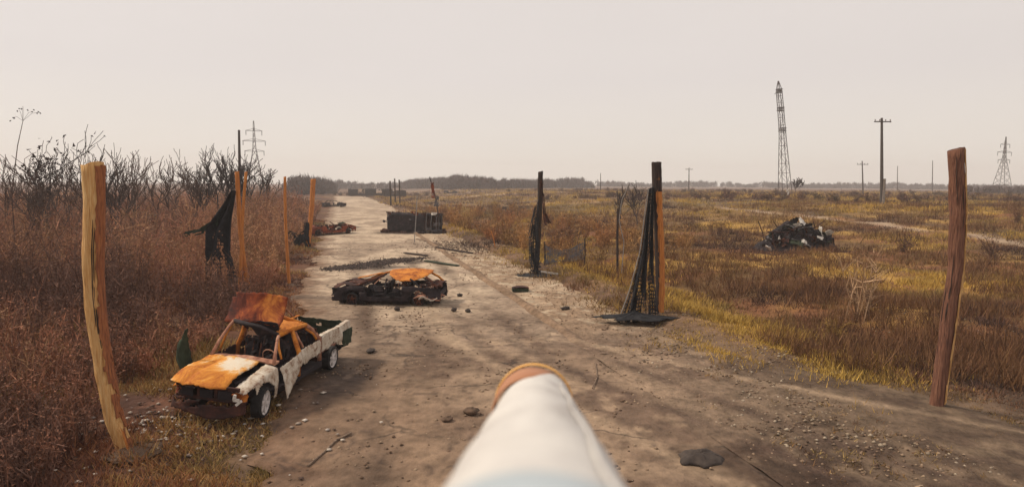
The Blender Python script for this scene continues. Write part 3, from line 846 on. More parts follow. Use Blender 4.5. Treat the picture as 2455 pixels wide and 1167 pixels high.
# ---- distant woods on the skyline
def wood(name, label, segs, hgt, cols, count, tri=1.6):
    """segs: list of ((px0,Y0),(px1,Y1)); a far mass of trees of uneven height"""
    B = []
    for (px0, Y0), (px1, Y1) in segs:
        nt_ = max(40, count // 70)
        t = RNG.random(nt_)
        Yt = Y0 + (Y1 - Y0) * t + RNG.normal(size=nt_) * 10
        xt = (px0 + (px1 - px0) * t - CX) / FPX * Yt * math.cos(PITCH)
        fade = smooth(0, .12, t) * smooth(1, .88, t) * .7 + .3
        ht = hgt * fade * (.35 + 1.0 * fbm(xt * .02, Yt * .004, 151, 2)) * RNG.uniform(.45, 1.15, nt_)
        i = RNG.integers(0, nt_, count)
        a = RNG.random(count) ** .55
        w = ht[i] * .30 * np.sqrt(np.clip(1.05 - a, .02, 1)) + .3
        B.append(np.stack([xt[i] + RNG.normal(size=count) * w, Yt[i] + RNG.normal(size=count) * w, H(xt[i], Yt[i]) + ht[i] * a], 1))
    B = np.concatenate(B)
    d = RNG.normal(size=B.shape) * .4; d[:, 2] += .9; d /= np.linalg.norm(d, axis=1, keepdims=True)
    C = pal(RNG.random(len(B)), cols)
    V, F, C = tri_blades(B - d * .9, d, RNG.uniform(.7, 1.8, len(B)) * tri, RNG.uniform(.06, .22, len(B)) * tri, C)
    o = fastmesh(name, V, F, m_plant, C)
    return tag(o, label, 'woodland', kind='stuff')
WD = [(.07, .052, .052), (.11, .078, .074), (.085, .064, .060)]
wood('far_wood', 'distant dark wood in the centre of the horizon', [((1060, 330), (1200, 300)), ((1180, 310), (1420, 430)), ((960, 420), (1080, 350))], 8.5, WD, 12000, 1.6)
wood('far_treeline', 'low hazy line of trees along the right horizon', [((1380, 620), (1800, 700)), ((1780, 640), (2200, 620)), ((2150, 600), (2600, 480))], 6.5, WD, 14000, 1.9)
wood('roadside_trees', 'hazy trees on the horizon behind the far end of road', [((690, 200), (800, 280)), ((780, 420), (1010, 460))], 7, WD, 8000, 1.5)
wood('far_hill_wood', 'dim trees at the far right horizon behind the right pylon', [((2280, 230), (2600, 220))], 5, WD, 4000, 1.2)
# ------------------------------------------------------------------ part two follows
# ------------------------------------------------------------------ posts, nets, masts
def to_local(path, o):
    o = Vector(o)
    return [Vector(p) - o for p in path]

def weave(na, nb, k=3, dense=None):
    """mask of a net: threads kept, meshes open, torn and matted patches where dense says so"""
    def f(a, b):
        i, j = int(a * na), int(b * nb)
        d = dense(a, b) if dense else 0
        if d < 0: return False
        return d > .5 or i % k == 0 or j % k == 0
    return f

def post_path(pix, Y0, Y1=None, ground_last=True):
    """top-to-bottom list of photo spots at a real distance; the foot is let into the ground"""
    n = len(pix); pts = []
    for i, (a, b) in enumerate(pix):
        Yk = Y0 if Y1 is None else Y0 + (Y1 - Y0) * i / (n - 1)
        pts.append(Vector(at(a, b, Yk)))
    if ground_last:
        f = pts[-1]; z = Hs(f.x, f.y)
        pts[-1] = Vector((f.x, f.y, z - .15))
    return pts

def resample(pts, n):
    d = [0]
    for a, b in zip(pts, pts[1:]): d.append(d[-1] + (b - a).length)
    out = []
    for k in range(n):
        s = d[-1] * k / (n - 1)
        i = max(j for j in range(len(d)) if d[j] <= s + 1e-9); i = min(i, len(pts) - 2)
        f = (s - d[i]) / max(d[i + 1] - d[i], 1e-9)
        out.append(pts[i].lerp(pts[i + 1], f))
    return out

def trunk_mesh(pts, r0, r1, sides=12, n=22, seed=0, knob=.10, slant=.12):
    """rough log: top first; slanted sawn top"""
    pts = resample(pts, n)
    g = G()
    N = len(pts)
    for i, p in enumerate(pts):
        t = (pts[min(i + 1, N - 1)] - pts[max(i - 1, 0)]).normalized()
        s = t.cross(Vector((0, 1, 0))).normalized(); w = s.cross(t).normalized()
        f = i / (N - 1); r = r0 + (r1 - r0) * f
        for k in range(sides):
            a = 2 * math.pi * k / sides
            rr = r * (1 + knob * 2 * (float(fbm(k * 1.1 + seed * 9, i * .55, seed, 3)) - .5))
            q = p + (s * math.cos(a) + w * math.sin(a)) * rr
            if i == 0: q += t * (-slant * math.cos(a)) * r * 2 + t * (-.25 * r * float(vnoise(k * 1.7, seed)))
            g.v.append(tuple(q))
    for i in range(N - 1):
        for k in range(sides):
            a, b = i * sides + k, i * sides + (k + 1) % sides
            g.f.append((a, b, b + sides, a + sides))
    g.f.append(tuple(range(sides - 1, -1, -1)))
    return g

def post(name, label, pix, Y, r0, r1, mat, seed, group='rough wooden posts along the road', Y1=None):
    pts = post_path(pix, Y, Y1)
    foot = pts[-1].copy(); foot.z = Hs(foot.x, foot.y)
    t = thing(name, label, 'post', foot, group=group)
    loc = [p - foot for p in pts]
    trunk_mesh(loc, r0, r1, 14, 40, seed=seed, knob=.17).build('trunk', mat, t, True)
    if Y < 24:
        rp_ = resample(loc, 41); rq = random.Random(seed)
        va = math.atan2(-foot.y, -foot.x)
        for k in range(5):
            i0 = rq.randrange(1, 24); ln_ = rq.randrange(6, 13); aa = va + rq.uniform(-1.1, 1.1)
            g = G()
            g.tube([rp_[i] + Vector((math.cos(aa + .04 * math.sin(i)), math.sin(aa + .04 * math.sin(i)), 0)) * (r0 + (r1 - r0) * i / 40) * 1.0 for i in range(i0, min(i0 + ln_, 40))],
                   [.004] + [.009] * (min(i0 + ln_, 40) - i0 - 2) + [.004], 4)
            g.build('crack', m_woodburnt, t)
    G().sheet(lambda a, b: (loc[-1].x + math.cos(6.2832 * a) * (r1 * .8 + (.32 + .2 * float(fbm(a * 5, 0, seed))) * b), loc[-1].y + math.sin(6.2832 * a) * (r1 * .8 + .34 * b), +.07 * (1 - b) ** 1.5 - .03 * b), 20, 5, None, .02, .03, seed + 1.0).build('heaped_earth', m_clod, t, True)
    return t, [p - foot for p in pts]

# near left split post: pale bare face on its left, bark on its right
t, pts = post('wooden_post', 'thick crooked split-wood post, yellow on one side, nearest at left',
              [(222, 396), (224, 520), (222, 660), (232, 790), (252, 900), (272, 1000), (298, 1075), (322, 1130)], 10.05, .155, .125, m_wood, 3)
rp = resample(pts, 26)
def bark_fn(a, b):
    i = a * 25; k = min(int(i), 24); p = rp[k].lerp(rp[k + 1], i - k)
    ang = math.radians(-80 + 132 * b); f = a
    r = (.165 + (.135 - .165) * f)
    return (p.x + math.cos(ang) * r, p.y - math.sin(ang) * r, p.z)
G().sheet(bark_fn, 50, 14, lambda a, b: b < .98 - .22 * (float(fbm(a * 9, 0, 4)) - .3) and not (a > .62 and fbm(a * 20, b * 4, 5) > .58), .022, .012, 4, 9).build('bark', m_bark, t)
G().sheet(lambda a, b: (rp[-3].x + .10 + .16 * a + .05 * b, rp[-3].y - .16 + .02 * b, rp[-3].z + .28 - .62 * a - .10 * b), 8, 2, None, .02, .01).build('splinter', m_woodor, t)

# left pair: post and leaning brace, with rag of net
t, pts = post('wooden_post', 'slim orange-brown post with a leaning brace, beside the dark torn net',
              [(568, 412), (574, 520), (582, 610), (598, 706)], 25.3, .085, .10, m_woodor, 5)
bp = post_path([(590, 412), (584, 480), (580, 560), (577, 640), (573, 700)], 25.0)
o0 = Vector(t.location)
trunk_mesh([p - o0 for p in bp], .055, .07, 8, 14, 6).build('brace', m_woodor, t, True)
post('wooden_post', 'thin pale leaning pole between the net and the road', [(683, 424), (684, 520), (688, 600), (694, 692)], 27.3, .055, .075, m_woodor, 7)
t, pts = post('wooden_post', 'orange post beyond the thin pole, dark rag at its foot', [(751, 430), (748, 490), (743, 545), (738, 598)], 43, .17, .15, m_woodor, 8)
G().sheet(lambda a, b: (-.18 + .36 * b + .02 * math.sin(9 * a), -.2 - .04 * math.sin(5 * b), .02 + 1.75 * (1 - a)), 16, 6,
          lambda a, b: fbm(a * 3, b * 4, 6) > .34, .03, .05, 2).build('rag', m_net, t)
# right near post
t, pts = post('wooden_post', 'thick reddish post at the right edge of the field', [(2292, 360), (2296, 520), (2290, 650), (2268, 800), (2254, 900), (2243, 985)], 12.7, .148, .13, m_darkbark, 9)
rp2 = resample(pts, 16)
def strip_fn(a, b):
    i = a * 15; k = min(int(i), 14); p = rp2[k].lerp(rp2[k + 1], i - k)
    ang = math.radians(20 + 45 * b)
    return (p.x + math.cos(ang) * .158, p.y - math.sin(ang) * .158, p.z)
G().sheet(strip_fn, 30, 6, lambda a, b: b < .5 + .5 * float(fbm(a * 6, 2, 3)) and a < .93, .02, .01, 5, 8).build('peeled_strip', m_wood, t)

# post with draped net
t, pts = post('wooden_post', 'orange post with charred top, black net hung down its left side', [(1574, 392), (1577, 480), (1581, 560), (1584, 680), (1580, 768)], 21.2, .15, .155, m_woodor, 10)
ctop = [p.copy() for p in resample(pts, 40)[:8]]
trunk_mesh([ctop[0] + Vector((0, 0, .03))] + ctop[1:], .165, .157, 12, 8, 11, slant=0).build('charred_top', m_woodburnt, t, True)
# a strip of char down the left flank
rp3 = resample(pts, 16)
def flank(a, b):
    i = a * 15; k = min(int(i), 14); p = rp3[k].lerp(rp3[k + 1], i - k)
    ang = math.radians(118 + 85 * b)
    return (p.x + math.cos(ang) * .168, p.y - math.sin(ang) * .168, p.z)
G().sheet(flank, 30, 7, lambda a, b: fbm(a * 8, b * 2, 8) > .33 or a < .3, .014, .006, 5, 8).build('charred_strip', m_woodburnt, t)
o0 = Vector(t.location)
def netpt(px, py, Y): return Vector(at(px, py, Y)) - o0
edge_l = resample([netpt(1556, 452, 21.25), netpt(1546, 520, 21.2), netpt(1536, 600, 21.1), netpt(1512, 690, 20.9), netpt(1478, 785, 20.5)], 30)
edge_r = resample([netpt(1566, 448, 21.1), netpt(1566, 560, 21.0), netpt(1567, 660, 21.0), netpt(1572, 710, 20.9), netpt(1584, 782, 20.6)], 30)
edge_l[-1].z = .02; edge_r[-1].z = .02
def drape(a, b):
    i = a * 29; k = min(int(i), 28)
    L = edge_l[k].lerp(edge_l[k + 1], i - k); R = edge_r[k].lerp(edge_r[k + 1], i - k)
    p = L.lerp(R, b)
    fold = .07 * math.sin(b * 34 + 2 * math.sin(a * 3)) * (.25 + a) + .05 * math.sin(b * 13)
    return (p.x, p.y - fold - .05, p.z)
nt = thing('draped_net', 'black camouflage net hanging in folds from the charred-top post', 'net', o0)
G().sheet(drape, 110, 60, weave(110, 60, 3, lambda a, b: -1 if (a > .4 and fbm(b * 17, a * 1.8, 12, 2) > .74 - .10 * a) else (1 if fbm(b * 11, a * 3, 14) > .40 + .16 * a else 0)), .010, .012, 3, 8).build('hanging_net', m_net, nt)
G().tube([p + Vector((-.03, -.05, 0)) for p in edge_l], .018, 5).build('edge_rope', m_rope, nt)
def pool(a, b):
    P = [netpt(1425, 785, 20.1), netpt(1625, 768, 20.9), netpt(1560, 800, 19.6)]
    ang = 2 * math.pi * a
    q_ = .45 + 1.05 * float(fbm(math.cos(ang) * 3 + 5, math.sin(ang) * 3 + 5, 6)); rx = 1.38 * q_ ** .6; ry = .50 * q_
    c = netpt(1520, 779, 20.35)
    h = .035 + .10 * float(fbm(math.cos(ang) * b * 4 + 9, math.sin(ang) * b * 4 + 9, 3)) * (1 - b) + .16 * (1 - b) ** 2
    return (c.x + math.cos(ang) * rx * b, c.y + math.sin(ang) * ry * b, h if b < .99 else .02)
G().sheet(pool, 60, 12, lambda a, b: b < .62 or fbm(a * 16, b * 3, 44) > .36 + .25 * (b - .62), .02, .02, 8, 9).build('spread_net', m_net, nt)

# charred post in the middle with remnants of net
t, pts = post('wooden_post', 'charred dark post right of the overturned van, net shreds hanging', [(1296, 412), (1295, 470), (1291, 560), (1284, 652)], 31.8, .13, .14, m_woodburnt, 12)
o0 = Vector(t.location)
nt = thing('net_shreds', 'dark shreds of net hanging from the charred middle post', 'net', o0)
def npt(px, py, Y): return Vector(at(px, py, Y)) - o0
L = resample([npt(1294, 440, 31.7), npt(1300, 480, 31.6), npt(1302, 520, 31.4), npt(1306, 540, 31.2)], 16)
R = resample([npt(1298, 430, 31.6), npt(1304, 470, 31.5), npt(1309, 510, 31.4), npt(1322, 535, 31.2)], 16)
def shred(a, b):
    i = a * 15; k = min(int(i), 14); p = L[k].lerp(L[k + 1], i - k).lerp(R[k].lerp(R[k + 1], i - k), b)
    return (p.x, p.y - .1 * math.sin(7 * b), p.z)
G().sheet(shred, 22, 6, lambda a, b: fbm(a * 5, b * 3, 9) > .40, .015, .03, 3).build('hanging_shred', m_rustdark, nt)
L2 = resample([npt(1280, 500, 31.4), npt(1268, 560, 31.2), npt(1268, 610, 31.0), npt(1272, 652, 30.9)], 16)
R2 = resample([npt(1292, 480, 31.4), npt(1290, 560, 31.2), npt(1292, 610, 31.0), npt(1300, 655, 30.8)], 16)
L2[-1].z = R2[-1].z = .03
def shred2(a, b):
    i = a * 15; k = min(int(i), 14); p = L2[k].lerp(L2[k + 1], i - k).lerp(R2[k].lerp(R2[k + 1], i - k), b)
    return (p.x, p.y - .08 * math.sin(9 * b), p.z)
G().sheet(shred2, 60, 18, weave(60, 18, 3, lambda a, b: 1 if fbm(b * 7, a * 3, 14) > .5 else (-1 if fbm(b * 9, a * 5, 15) > .62 else 0)), .012, .02, 5).build('hanging_net', m_net, nt)
def pool2(a, b):
    ang = 2 * math.pi * a; c = npt(1292, 654, 31.0)
    r = .75 + .5 * float(fbm(math.cos(ang) * 2 + 3, math.sin(ang) * 2 + 3, 16))
    return (c.x + math.cos(ang) * 1.15 * r * b, c.y + math.sin(ang) * .75 * r * b, .035 + .10 * (1 - b) * float(fbm(a * 9, b * 5, 3)) if b < .99 else .02)
G().sheet(pool2, 36, 6, lambda a, b: b < .6 or fbm(a * 12, b * 4, 4) > .42, .02, .01, 8).build('spread_net', m_net, nt)
G().sheet(lambda a, b: tuple(npt(1296 + 48 * a, 655 + 6 * a - 4 * b, 30.7 - .2 * a) * 1.0 + Vector((0, 0, .05))), 8, 2, None, .02, .02).build('pale_scrap', m_pale, nt)
# grey net curtain right of the middle post
gnp = gp(1400, 612)
nt = thing('grey_net', 'grey sagging net strung low between the middle post and saplings', 'net', (gnp[0], gnp[1], Hs(gnp[0], gnp[1])))
o0 = Vector(nt.location)
def gcurt(a, b):
    x0 = at(1306, 560, 33.5); x1 = at(1402, 560, 36)
    f = a
    top = 1.75 - .35 * math.sin(math.pi * f) ; bot = .55 + .25 * float(fbm(a * 6, 2, 6))
    p = Vector(x0).lerp(Vector(x1), f) - o0
    return (p.x, p.y + .12 * math.sin(a * 17), bot + (top - bot) * b)
G().sheet(gcurt, 80, 30, weave(80, 30, 3, lambda a, b: 1 if fbm(a * 9, b * 5, 21) > .60 else (-1 if fbm(a * 7, b * 3, 25) > .60 else 0)), .010, .04, 6).build('net_panel', m_netgrey, nt)
for a in (0, 1):
    q = gcurt(a, 1)
    zb = Hs(q[0] + o0.x, q[1] + o0.y) - o0.z
    G().tube([(q[0], q[1], zb - .1), (q[0] + .03, q[1], q[2] * .6), (q[0], q[1], q[2] + .2)], .04, 6).build('stake', m_woodburnt, nt)

# torn dark net at left, hung from the slim post
ps = gp(560, 700); o0 = Vector((ps[0], ps[1], Hs(ps[0], ps[1])))
nt = thing('torn_net', 'dark torn net stretched in a triangle left of the slim post', 'net', o0)
tl = resample([Vector(at(557, 456, 25.1)) - o0, Vector(at(530, 500, 25)) - o0, Vector(at(496, 548, 25)) - o0, Vector(at(494, 620, 24.8)) - o0, Vector(at(488, 704, 24.6)) - o0], 20)
tr = resample([Vector(at(562, 458, 25.1)) - o0, Vector(at(556, 540, 25)) - o0, Vector(at(556, 600, 25)) - o0, Vector(at(566, 650, 24.8)) - o0, Vector(at(572, 702, 24.6)) - o0], 20)
def tri_net(a, b):
    i = a * 19; k = min(int(i), 18); p = tl[k].lerp(tl[k + 1], i - k).lerp(tr[k].lerp(tr[k + 1], i - k), b)
    return (p.x, p.y - .12 * math.sin(b * 12 + a * 4), max(p.z, .03))
G().sheet(tri_net, 84, 42, weave(84, 42, 3, lambda a, b: -1 if (a > .55 and fbm(a * 8, b * 5, 31) > .66) else (1 if fbm(a * 5, b * 4, 36) > .18 + .42 * max(0, a - .35) else 0)), .012, .02, 5).build('net_panel', m_net, nt)
tg = resample([Vector(at(522, 520, 25)) - o0, Vector(at(480, 548, 25)) - o0, Vector(at(442, 556, 25.1)) - o0], 10)
G().sheet(lambda a, b: tuple(tg[min(int(a * 9), 8)].lerp(tg[min(int(a * 9) + 1, 9)], a * 9 - min(int(a * 9), 8)) + Vector((0, .04 * math.sin(a * 9), -.35 * b * (1 - .5 * a)))), 14, 5,
          lambda a, b: b < .55 or fbm(a * 5, b * 4, 33) > .45, .014, .02, 5).build('net_tail', m_netgreen, nt)
# dark net strip along the verge by the orange post
ps = gp(712, 588); o0 = Vector((ps[0], ps[1], Hs(ps[0], ps[1])))
nt = thing('fallen_net', 'dark strip of netting sagging beside the rusty red wreck', 'net', o0)
fa = resample([Vector(at(690, 552, 43)) - o0, Vector(at(715, 560, 43)) - o0, Vector(at(742, 545, 43)) - o0], 12)
G().sheet(lambda a, b: tuple(fa[min(int(a * 11), 10)].lerp(fa[min(int(a * 11) + 1, 11)], a * 11 - min(int(a * 11), 10)) * (1 if b == 0 else 1) + Vector((0, .05 * math.sin(7 * a), -.9 * b))), 18, 8,
          lambda a, b: fbm(a * 6, b * 4, 35) > .36, .014, .03, 5).build('net_panel', m_net, nt)
G().tube([fa[-1] + Vector((0, 0, -1.6)), fa[-1], fa[-1] + Vector((0, 0, .1))], .05, 6).build('stake', m_woodburnt, nt)

# thin stakes by the road
def stake(label, pix, Y, r, mat, name='stake', extra=None):
    pts = post_path(pix, Y); foot = pts[-1].copy(); foot.z = Hs(foot.x, foot.y)
    t = thing(name, label, 'stake', foot, group='thin stakes beside the road')
    G().tube([p - foot for p in pts], r, 6).build('shaft', mat, t)
    if extra: extra(t, [p - foot for p in pts])
    return t
stake('thin grey stake standing just in front of the overturned van', [(1000, 468), (998, 510), (993, 582)], 48, .035, m_rope)
def flag(t, pts):
    a = pts[0]; b = pts[1]
    G().sheet(lambda u, v: (a.x + .12 + .3 * v + .1 * u, a.y - .1, a.z - .5 - 1.5 * u), 10, 4, lambda u, v: fbm(u * 4, v * 3, 4) > .36, .02, .04).build('red_rag', m_rustred, t)
    G().sheet(lambda u, v: (b.x - .25 + .5 * v, b.y - .1, b.z + .4 - 1.0 * u), 8, 4, lambda u, v: fbm(u * 4, v * 3, 5) > .38, .02, .04).build('pale_rag', m_netgrey, t)
stake('slanting stake with red and pale rags at the van\'s right end', [(1030, 424), (1046, 480), (1051, 520), (1052, 556)], 58, .06, m_greywood, extra=flag)
stake('dark upright stake behind the sagging grey net', [(1482, 500), (1480, 560), (1481, 642)], 34, .07, m_woodburnt)
stake('thin crooked orange stick on the bank left of the charred middle post', [(1178, 555), (1184, 575), (1188, 592)], 43, .04, m_woodor)
pts = post_path([(1508, 442), (1490, 480), (1484, 530), (1496, 580), (1490, 640)], 33.5)
foot = pts[-1].copy(); foot.z = Hs(foot.x, foot.y)
t = thing('hanging_cable', 'thin grey cable drooping in a curve left of the draped net', 'cable', foot)
G().tube([p - foot for p in resample(pts, 14)], .022, 5).build('cable', m_rope, t)
pts = post_path([(1525, 462), (1540, 510), (1542, 600), (1528, 680), (1505, 745)], 24.5)
for k, (px, dy) in enumerate(((946, 0), (957, 6), (935, -4))):
    stake(['dark far post at the right road edge, middle one of three', 'dark far post at the right road edge, rightmost of three', 'dark far post at the right road edge, leftmost of three'][k],
          [(px, 428 + k * 3), (px + 1, 455), (px + 2, 484 + dy)], 140 - k * 8, .17, m_woodburnt)

# utility poles
def utility_pole(label, px, top, base_py, Y, r, arms=((.97, 1.1),), mat=m_greywood, foot_mat=None, lean=0, name='utility_pole'):
    b = at(px, base_py, Y); z0 = Hs(b[0], b[1]); tp = at(px - lean, top, Y)
    hgt = tp[2] - z0
    t = thing(name, label, 'utility pole', (b[0], b[1], z0), group='utility poles')
    dx = tp[0] - b[0]
    G().tube([(0, 0, -.3), (dx * .5, 0, hgt * .5), (dx, 0, hgt)], [r * 1.2, r, r * .75], 8).build('shaft', mat, t)
    if foot_mat:
        G().tube([(.02, -r * 1.4, -.2), (.02, -r * 1.3, hgt * .30)], [r * .9, r * .8], 6).build('concrete_foot', foot_mat, t)
    for f, w in arms:
        G().box((dx * f, -r, hgt * f), (2 * w, .14, .14)).build('crossarm', mat, t)
        for s in (-.9, -.35, .35, .9):
            G().tube([(dx * f + s * w, -r, hgt * f + .05), (dx * f + s * w, -r, hgt * f + .32)], [.05, .07], 6).build('insulator', m_concrete, t)
    return t
utility_pole('tall grey utility pole with short crossarm on the right', 2114, 283, 490, 85, .20, ((.955, 1.15),), m_greywood, m_concrete)
utility_pole('small far utility pole with crossarm beside the tall pole', 2071, 386, 442, 165, .17, ((.90, 1.5),), lean=4)
utility_pole('bare tall thin utility pole rising from the left thicket', 573, 312, 440, 60, .15, ())
utility_pole('faint far utility pole left of the lattice mast', 1652, 402, 446, 220, .18, ((.93, 1.3),))
utility_pole('faint far pole behind the middle saplings', 1440, 415, 445, 230, .15, ())
utility_pole('faint far pole left of the thick right post', 2236, 385, 446, 330, .22, ())
utility_pole('faint far pole between the tall pole and the thick right post', 2152, 398, 446, 330, .2, ())

def pylon(label, px, top, Y, base_w, arms, r=.11, name='power_pylon'):
    b = at(px, 446, Y); z0 = Hs(b[0], b[1]); hgt = at(px, top, Y)[2] - z0
    t = thing(name, label, 'pylon', (b[0], b[1], z0), (0, 0, .35), group='lattice power pylons')
    def half(f): return base_w / 2 * (1 - f / .62) + .55 * (f / .62) if f < .62 else .55 - .45 * (f - .62) / .38
    for sx in (-1, 1):
        for sy in (-1, 1):
            G().tube([(sx * half(f), sy * half(f), hgt * f) for f in (0, .31, .62, 1)], r, 4).build('leg', m_steel, t)
    S = []
    lv = [0, .14, .27, .39, .50, .60, .68, .76, .84, .92]
    for f0, f1 in zip(lv, lv[1:]):
        h0, h1 = half(f0), half(f1)
        for ax in (0, 1):
            for s in (-1, 1):
                for d in (-1, 1):
                    p = (d * h0, s * h0, hgt * f0) if ax == 0 else (s * h0, d * h0, hgt * f0)
                    q = (-d * h1, s * h1, hgt * f1) if ax == 0 else (s * h1, -d * h1, hgt * f1)
                    S.append((*p, *q, r * .55, r * .55))
    V, F = segs_mesh(np.array(S), 3)
    fastmesh('bracing', V, F, m_steel, parent=t, kind='stuff')
    for f, w in arms:
        g = G()
        for s in (-1, 1):
            for yy_ in (-.4, .4):
                g.tube([(0, yy_, hgt * f), (s * w, 0, hgt * f + .1)], r * .7, 4)
            g.tube([(0, 0, hgt * (f + .035)), (s * w, 0, hgt * f + .1)], r * .6, 4)
        ca = g.build('crossarm', m_steel, t)
        for s in (-1, 1):
            G().tube([(s * w * .95, 0, hgt * f), (s * w * .95, 0, hgt * f - 1.6)], .12, 5).build('insulator', m_steel, t)
    return t
pylon('dark lattice power pylon behind the left trees', 613, 290, 240, 6.5, ((.86, 3.0), (.72, 4.2), (.58, 3.6)))
pylon('lattice power pylon at the right edge behind shrubs', 2402, 328, 305, 6.5, ((.86, 3.6), (.72, 5.4), (.58, 4.6)), .13)
# leaning lattice mast
Ym = 150.0
bl, br = at(1871, 470, Ym), at(1894, 467, Ym)
cx_, z0 = (bl[0] + br[0]) / 2, Hs((bl[0] + br[0]) / 2, Ym)
t = thing('lattice_mast', 'tall leaning lattice mast tapering to a point in the right field', 'mast', (cx_, Ym, z0))
def mastc(py): 
    xs_ = np.interp(py, [195, 260, 310, 470], [1866, 1871.5, 1875.5, 1882.5])
    p = at(xs_, py, Ym); return p[0] - cx_, p[2] - z0
def mhalf(py): return float(np.interp(py, [195, 212, 222, 310, 330, 470], [.06, .42, .50, .55, .60, 1.22]))
lv = [470, 440, 415, 392, 370, 350, 332, 318, 300, 282, 262, 246, 230, 214, 195]
for sx in (-1, 1):
    for sy in (-1, 1):
        G().tube([(mastc(p)[0] + sx * mhalf(p), sy * mhalf(p), max(mastc(p)[1], -.2) if p < 470 else -.2) for p in lv], .085, 5).build('leg', m_steel, t)
S = []
for k, (p0, p1) in enumerate(zip(lv, lv[1:])):
    (x0, z0_), (x1, z1_) = mastc(p0), mastc(p1); h0, h1 = mhalf(p0), mhalf(p1)
    for s in (-1, 1):
        d = 1 if k % 2 else -1
        S.append((x0 + d * h0, s * h0, z0_, x1 - d * h1, s * h1, z1_, .045, .045))
        S.append((x0 + s * h0, d * h0, z0_, x1 + s * h1, -d * h1, z1_, .045, .045))
        S.append((x1 - h1, s * h1, z1_, x1 + h1, s * h1, z1_, .045, .045))
        S.append((x1 + s * h1, -h1, z1_, x1 + s * h1, h1, z1_, .045, .045))
V, F = segs_mesh(np.array(S), 3); fastmesh('bracing', V, F, m_steel, parent=t, kind='stuff')
for p in (218, 262, 311):
    x, z = mastc(p); h = mhalf(p) + .12
    g = G()
    for dz in (-.35, .35):
        for s in (-1, 1):
            g.tube([(x - h, s * h, z + dz), (x + h, s * h, z + dz)], .09, 4); g.tube([(x + s * h, -h, z + dz), (x + s * h, h, z + dz)], .09, 4)
    g.box((x, 0, z), (2 * h, 2 * h, .12))
    g.build('platform', m_steel, t)
x, z = mastc(224)
G().tube([(x - .3, 0, z), (x - 1.2, 0, z - .2)], .06, 4).build('side_arm', m_steel, t)
p = at(1889, 468, 140); 
t = thing('white_marker', 'small white tapered marker standing near the lattice mast', 'marker', (p[0], p[1], Hs(p[0], p[1])))
G().add([(-.45, 0, 1.3), (.35, 0, 1.9), (.4, .2, 1.0), (0, 0, .02), (-.3, .25, 1.4), (.2, .3, 1.8)], [(0, 3, 2, 1), (0, 1, 5, 4), (4, 5, 2, 3), (0, 4, 3), (1, 2, 5)]).build('panel', m_pale, t)
# ------------------------------------------------------------------ wrecked vehicles
def wheel(parent, c, r=.25, w=.19, tyre=True, rim_mat=None, tyre_mat=None, spokes=6, axis_y=1, yaw=0.0, tyre_r=.07):
    """wheel > tyre, rim; the axle lies along the vehicle's y"""
    rim_mat = rim_mat or m_rim; tyre_mat = tyre_mat or m_tyre
    M = Matrix.Rotation(yaw, 3, 'Z'); c = Vector(c)
    def T(p): return tuple(M @ Vector(p) + c)
    h = bpy.data.objects.new('wheel', None); COL.objects.link(h); h.parent = parent
    g = G(); n = 24
    prof = [(r, -w / 2), (r, w / 2), (r * .90, w / 2), (r * .80, w * .28), (r * .80, -w / 2)]
    for k in range(n):
        a = 2 * math.pi * k / n
        for rr, yy in prof: g.v.append(T((rr * math.cos(a), yy * axis_y, rr * math.sin(a))))
    m = len(prof)
    for k in range(n):
        for j in range(m):
            a, b = k * m + j, k * m + (j + 1) % m
            c_, d_ = ((k + 1) % n) * m + (j + 1) % m, ((k + 1) % n) * m + j
            g.f.append((a, b, c_, d_))
    rim = g.build('rim', rim_mat, h)
    g = G()
    for k in range(spokes):
        a = 2 * math.pi * (k + .3) / spokes
        ca, sa = math.cos(a), math.sin(a)
        hw0, hw1 = r * .15, r * .10
        for y0, y1 in ((w * .30, w * .46),):
            q = []
            for rr, hw in ((r * .12, hw0), (r * .86, hw1)):
                for s in (-1, 1):
                    for y in (y0, y1):
                        q.append(T((rr * ca - s * hw * sa, y * axis_y, rr * sa + s * hw * ca)))
            g.add(q, [(0, 1, 3, 2), (4, 6, 7, 5), (0, 4, 5, 1), (2, 3, 7, 6), (0, 2, 6, 4), (1, 5, 7, 3)])
    g.tube([T((0, w * .1 * axis_y, 0)), T((0, w * .5 * axis_y, 0))], r * .26, 10)
    g.build('spokes', rim_mat, h)
    g = G(); g.tube([T((0, -w * .45 * axis_y, 0)), T((0, -w * .1 * axis_y, 0))], r * .78, 16); g.build('brake_drum', m_char, h)
    if tyre:
        g = G(); R2 = r + tyre_r
        prof = [(r * .97, -w * .62), (R2, -w * .5), (R2, w * .5), (r * .97, w * .62)]
        n = 24; m = 4
        for k in range(n):
            a = 2 * math.pi * k / n
            wob = 1 + .04 * math.sin(5 * a + r * 40)
            for rr, yy in prof:
                z = rr * math.sin(a)
                q = T((rr * math.cos(a) * (wob if rr > r else 1), yy * axis_y * (1.15 if z < -r * .8 else 1), max(z, -r - .02)))
                g.v.append(q)
        for k in range(n):
            for j in range(m):
                g.f.append((k * m + j, k * m + (j + 1) % m, ((k + 1) % n) * m + (j + 1) % m, ((k + 1) % n) * m + j))
        g.build('tyre', tyre_mat, h)
    return h

def arch(x, z, cx, cz, r): return (x - cx) ** 2 + (z - cz) ** 2 < r * r

# ---- the burnt pickup at left, facing the camera
wf, wr = gp(625, 1000, 0.03), gp(790, 886, 0.03)
fw = Vector((wf[0] - wr[0], wf[1] - wr[1], 0)).normalized(); lf_ = Vector((-fw.y, fw.x, 0))
WB = math.hypot(wf[0] - wr[0], wf[1] - wr[1])
org = Vector((wf[0], wf[1], .03)) - lf_ * .80 * .88
yaw = math.atan2(fw.y, fw.x)
pk = thing('burnt_pickup', 'burnt-out white and rust-orange pickup truck at the left roadside', 'pickup truck', (org.x, org.y, .135), (math.radians(-4.2), 0, yaw))
pk.scale = (1, .88, 1)
def lerp(a, b, t): return a + (b - a) * t
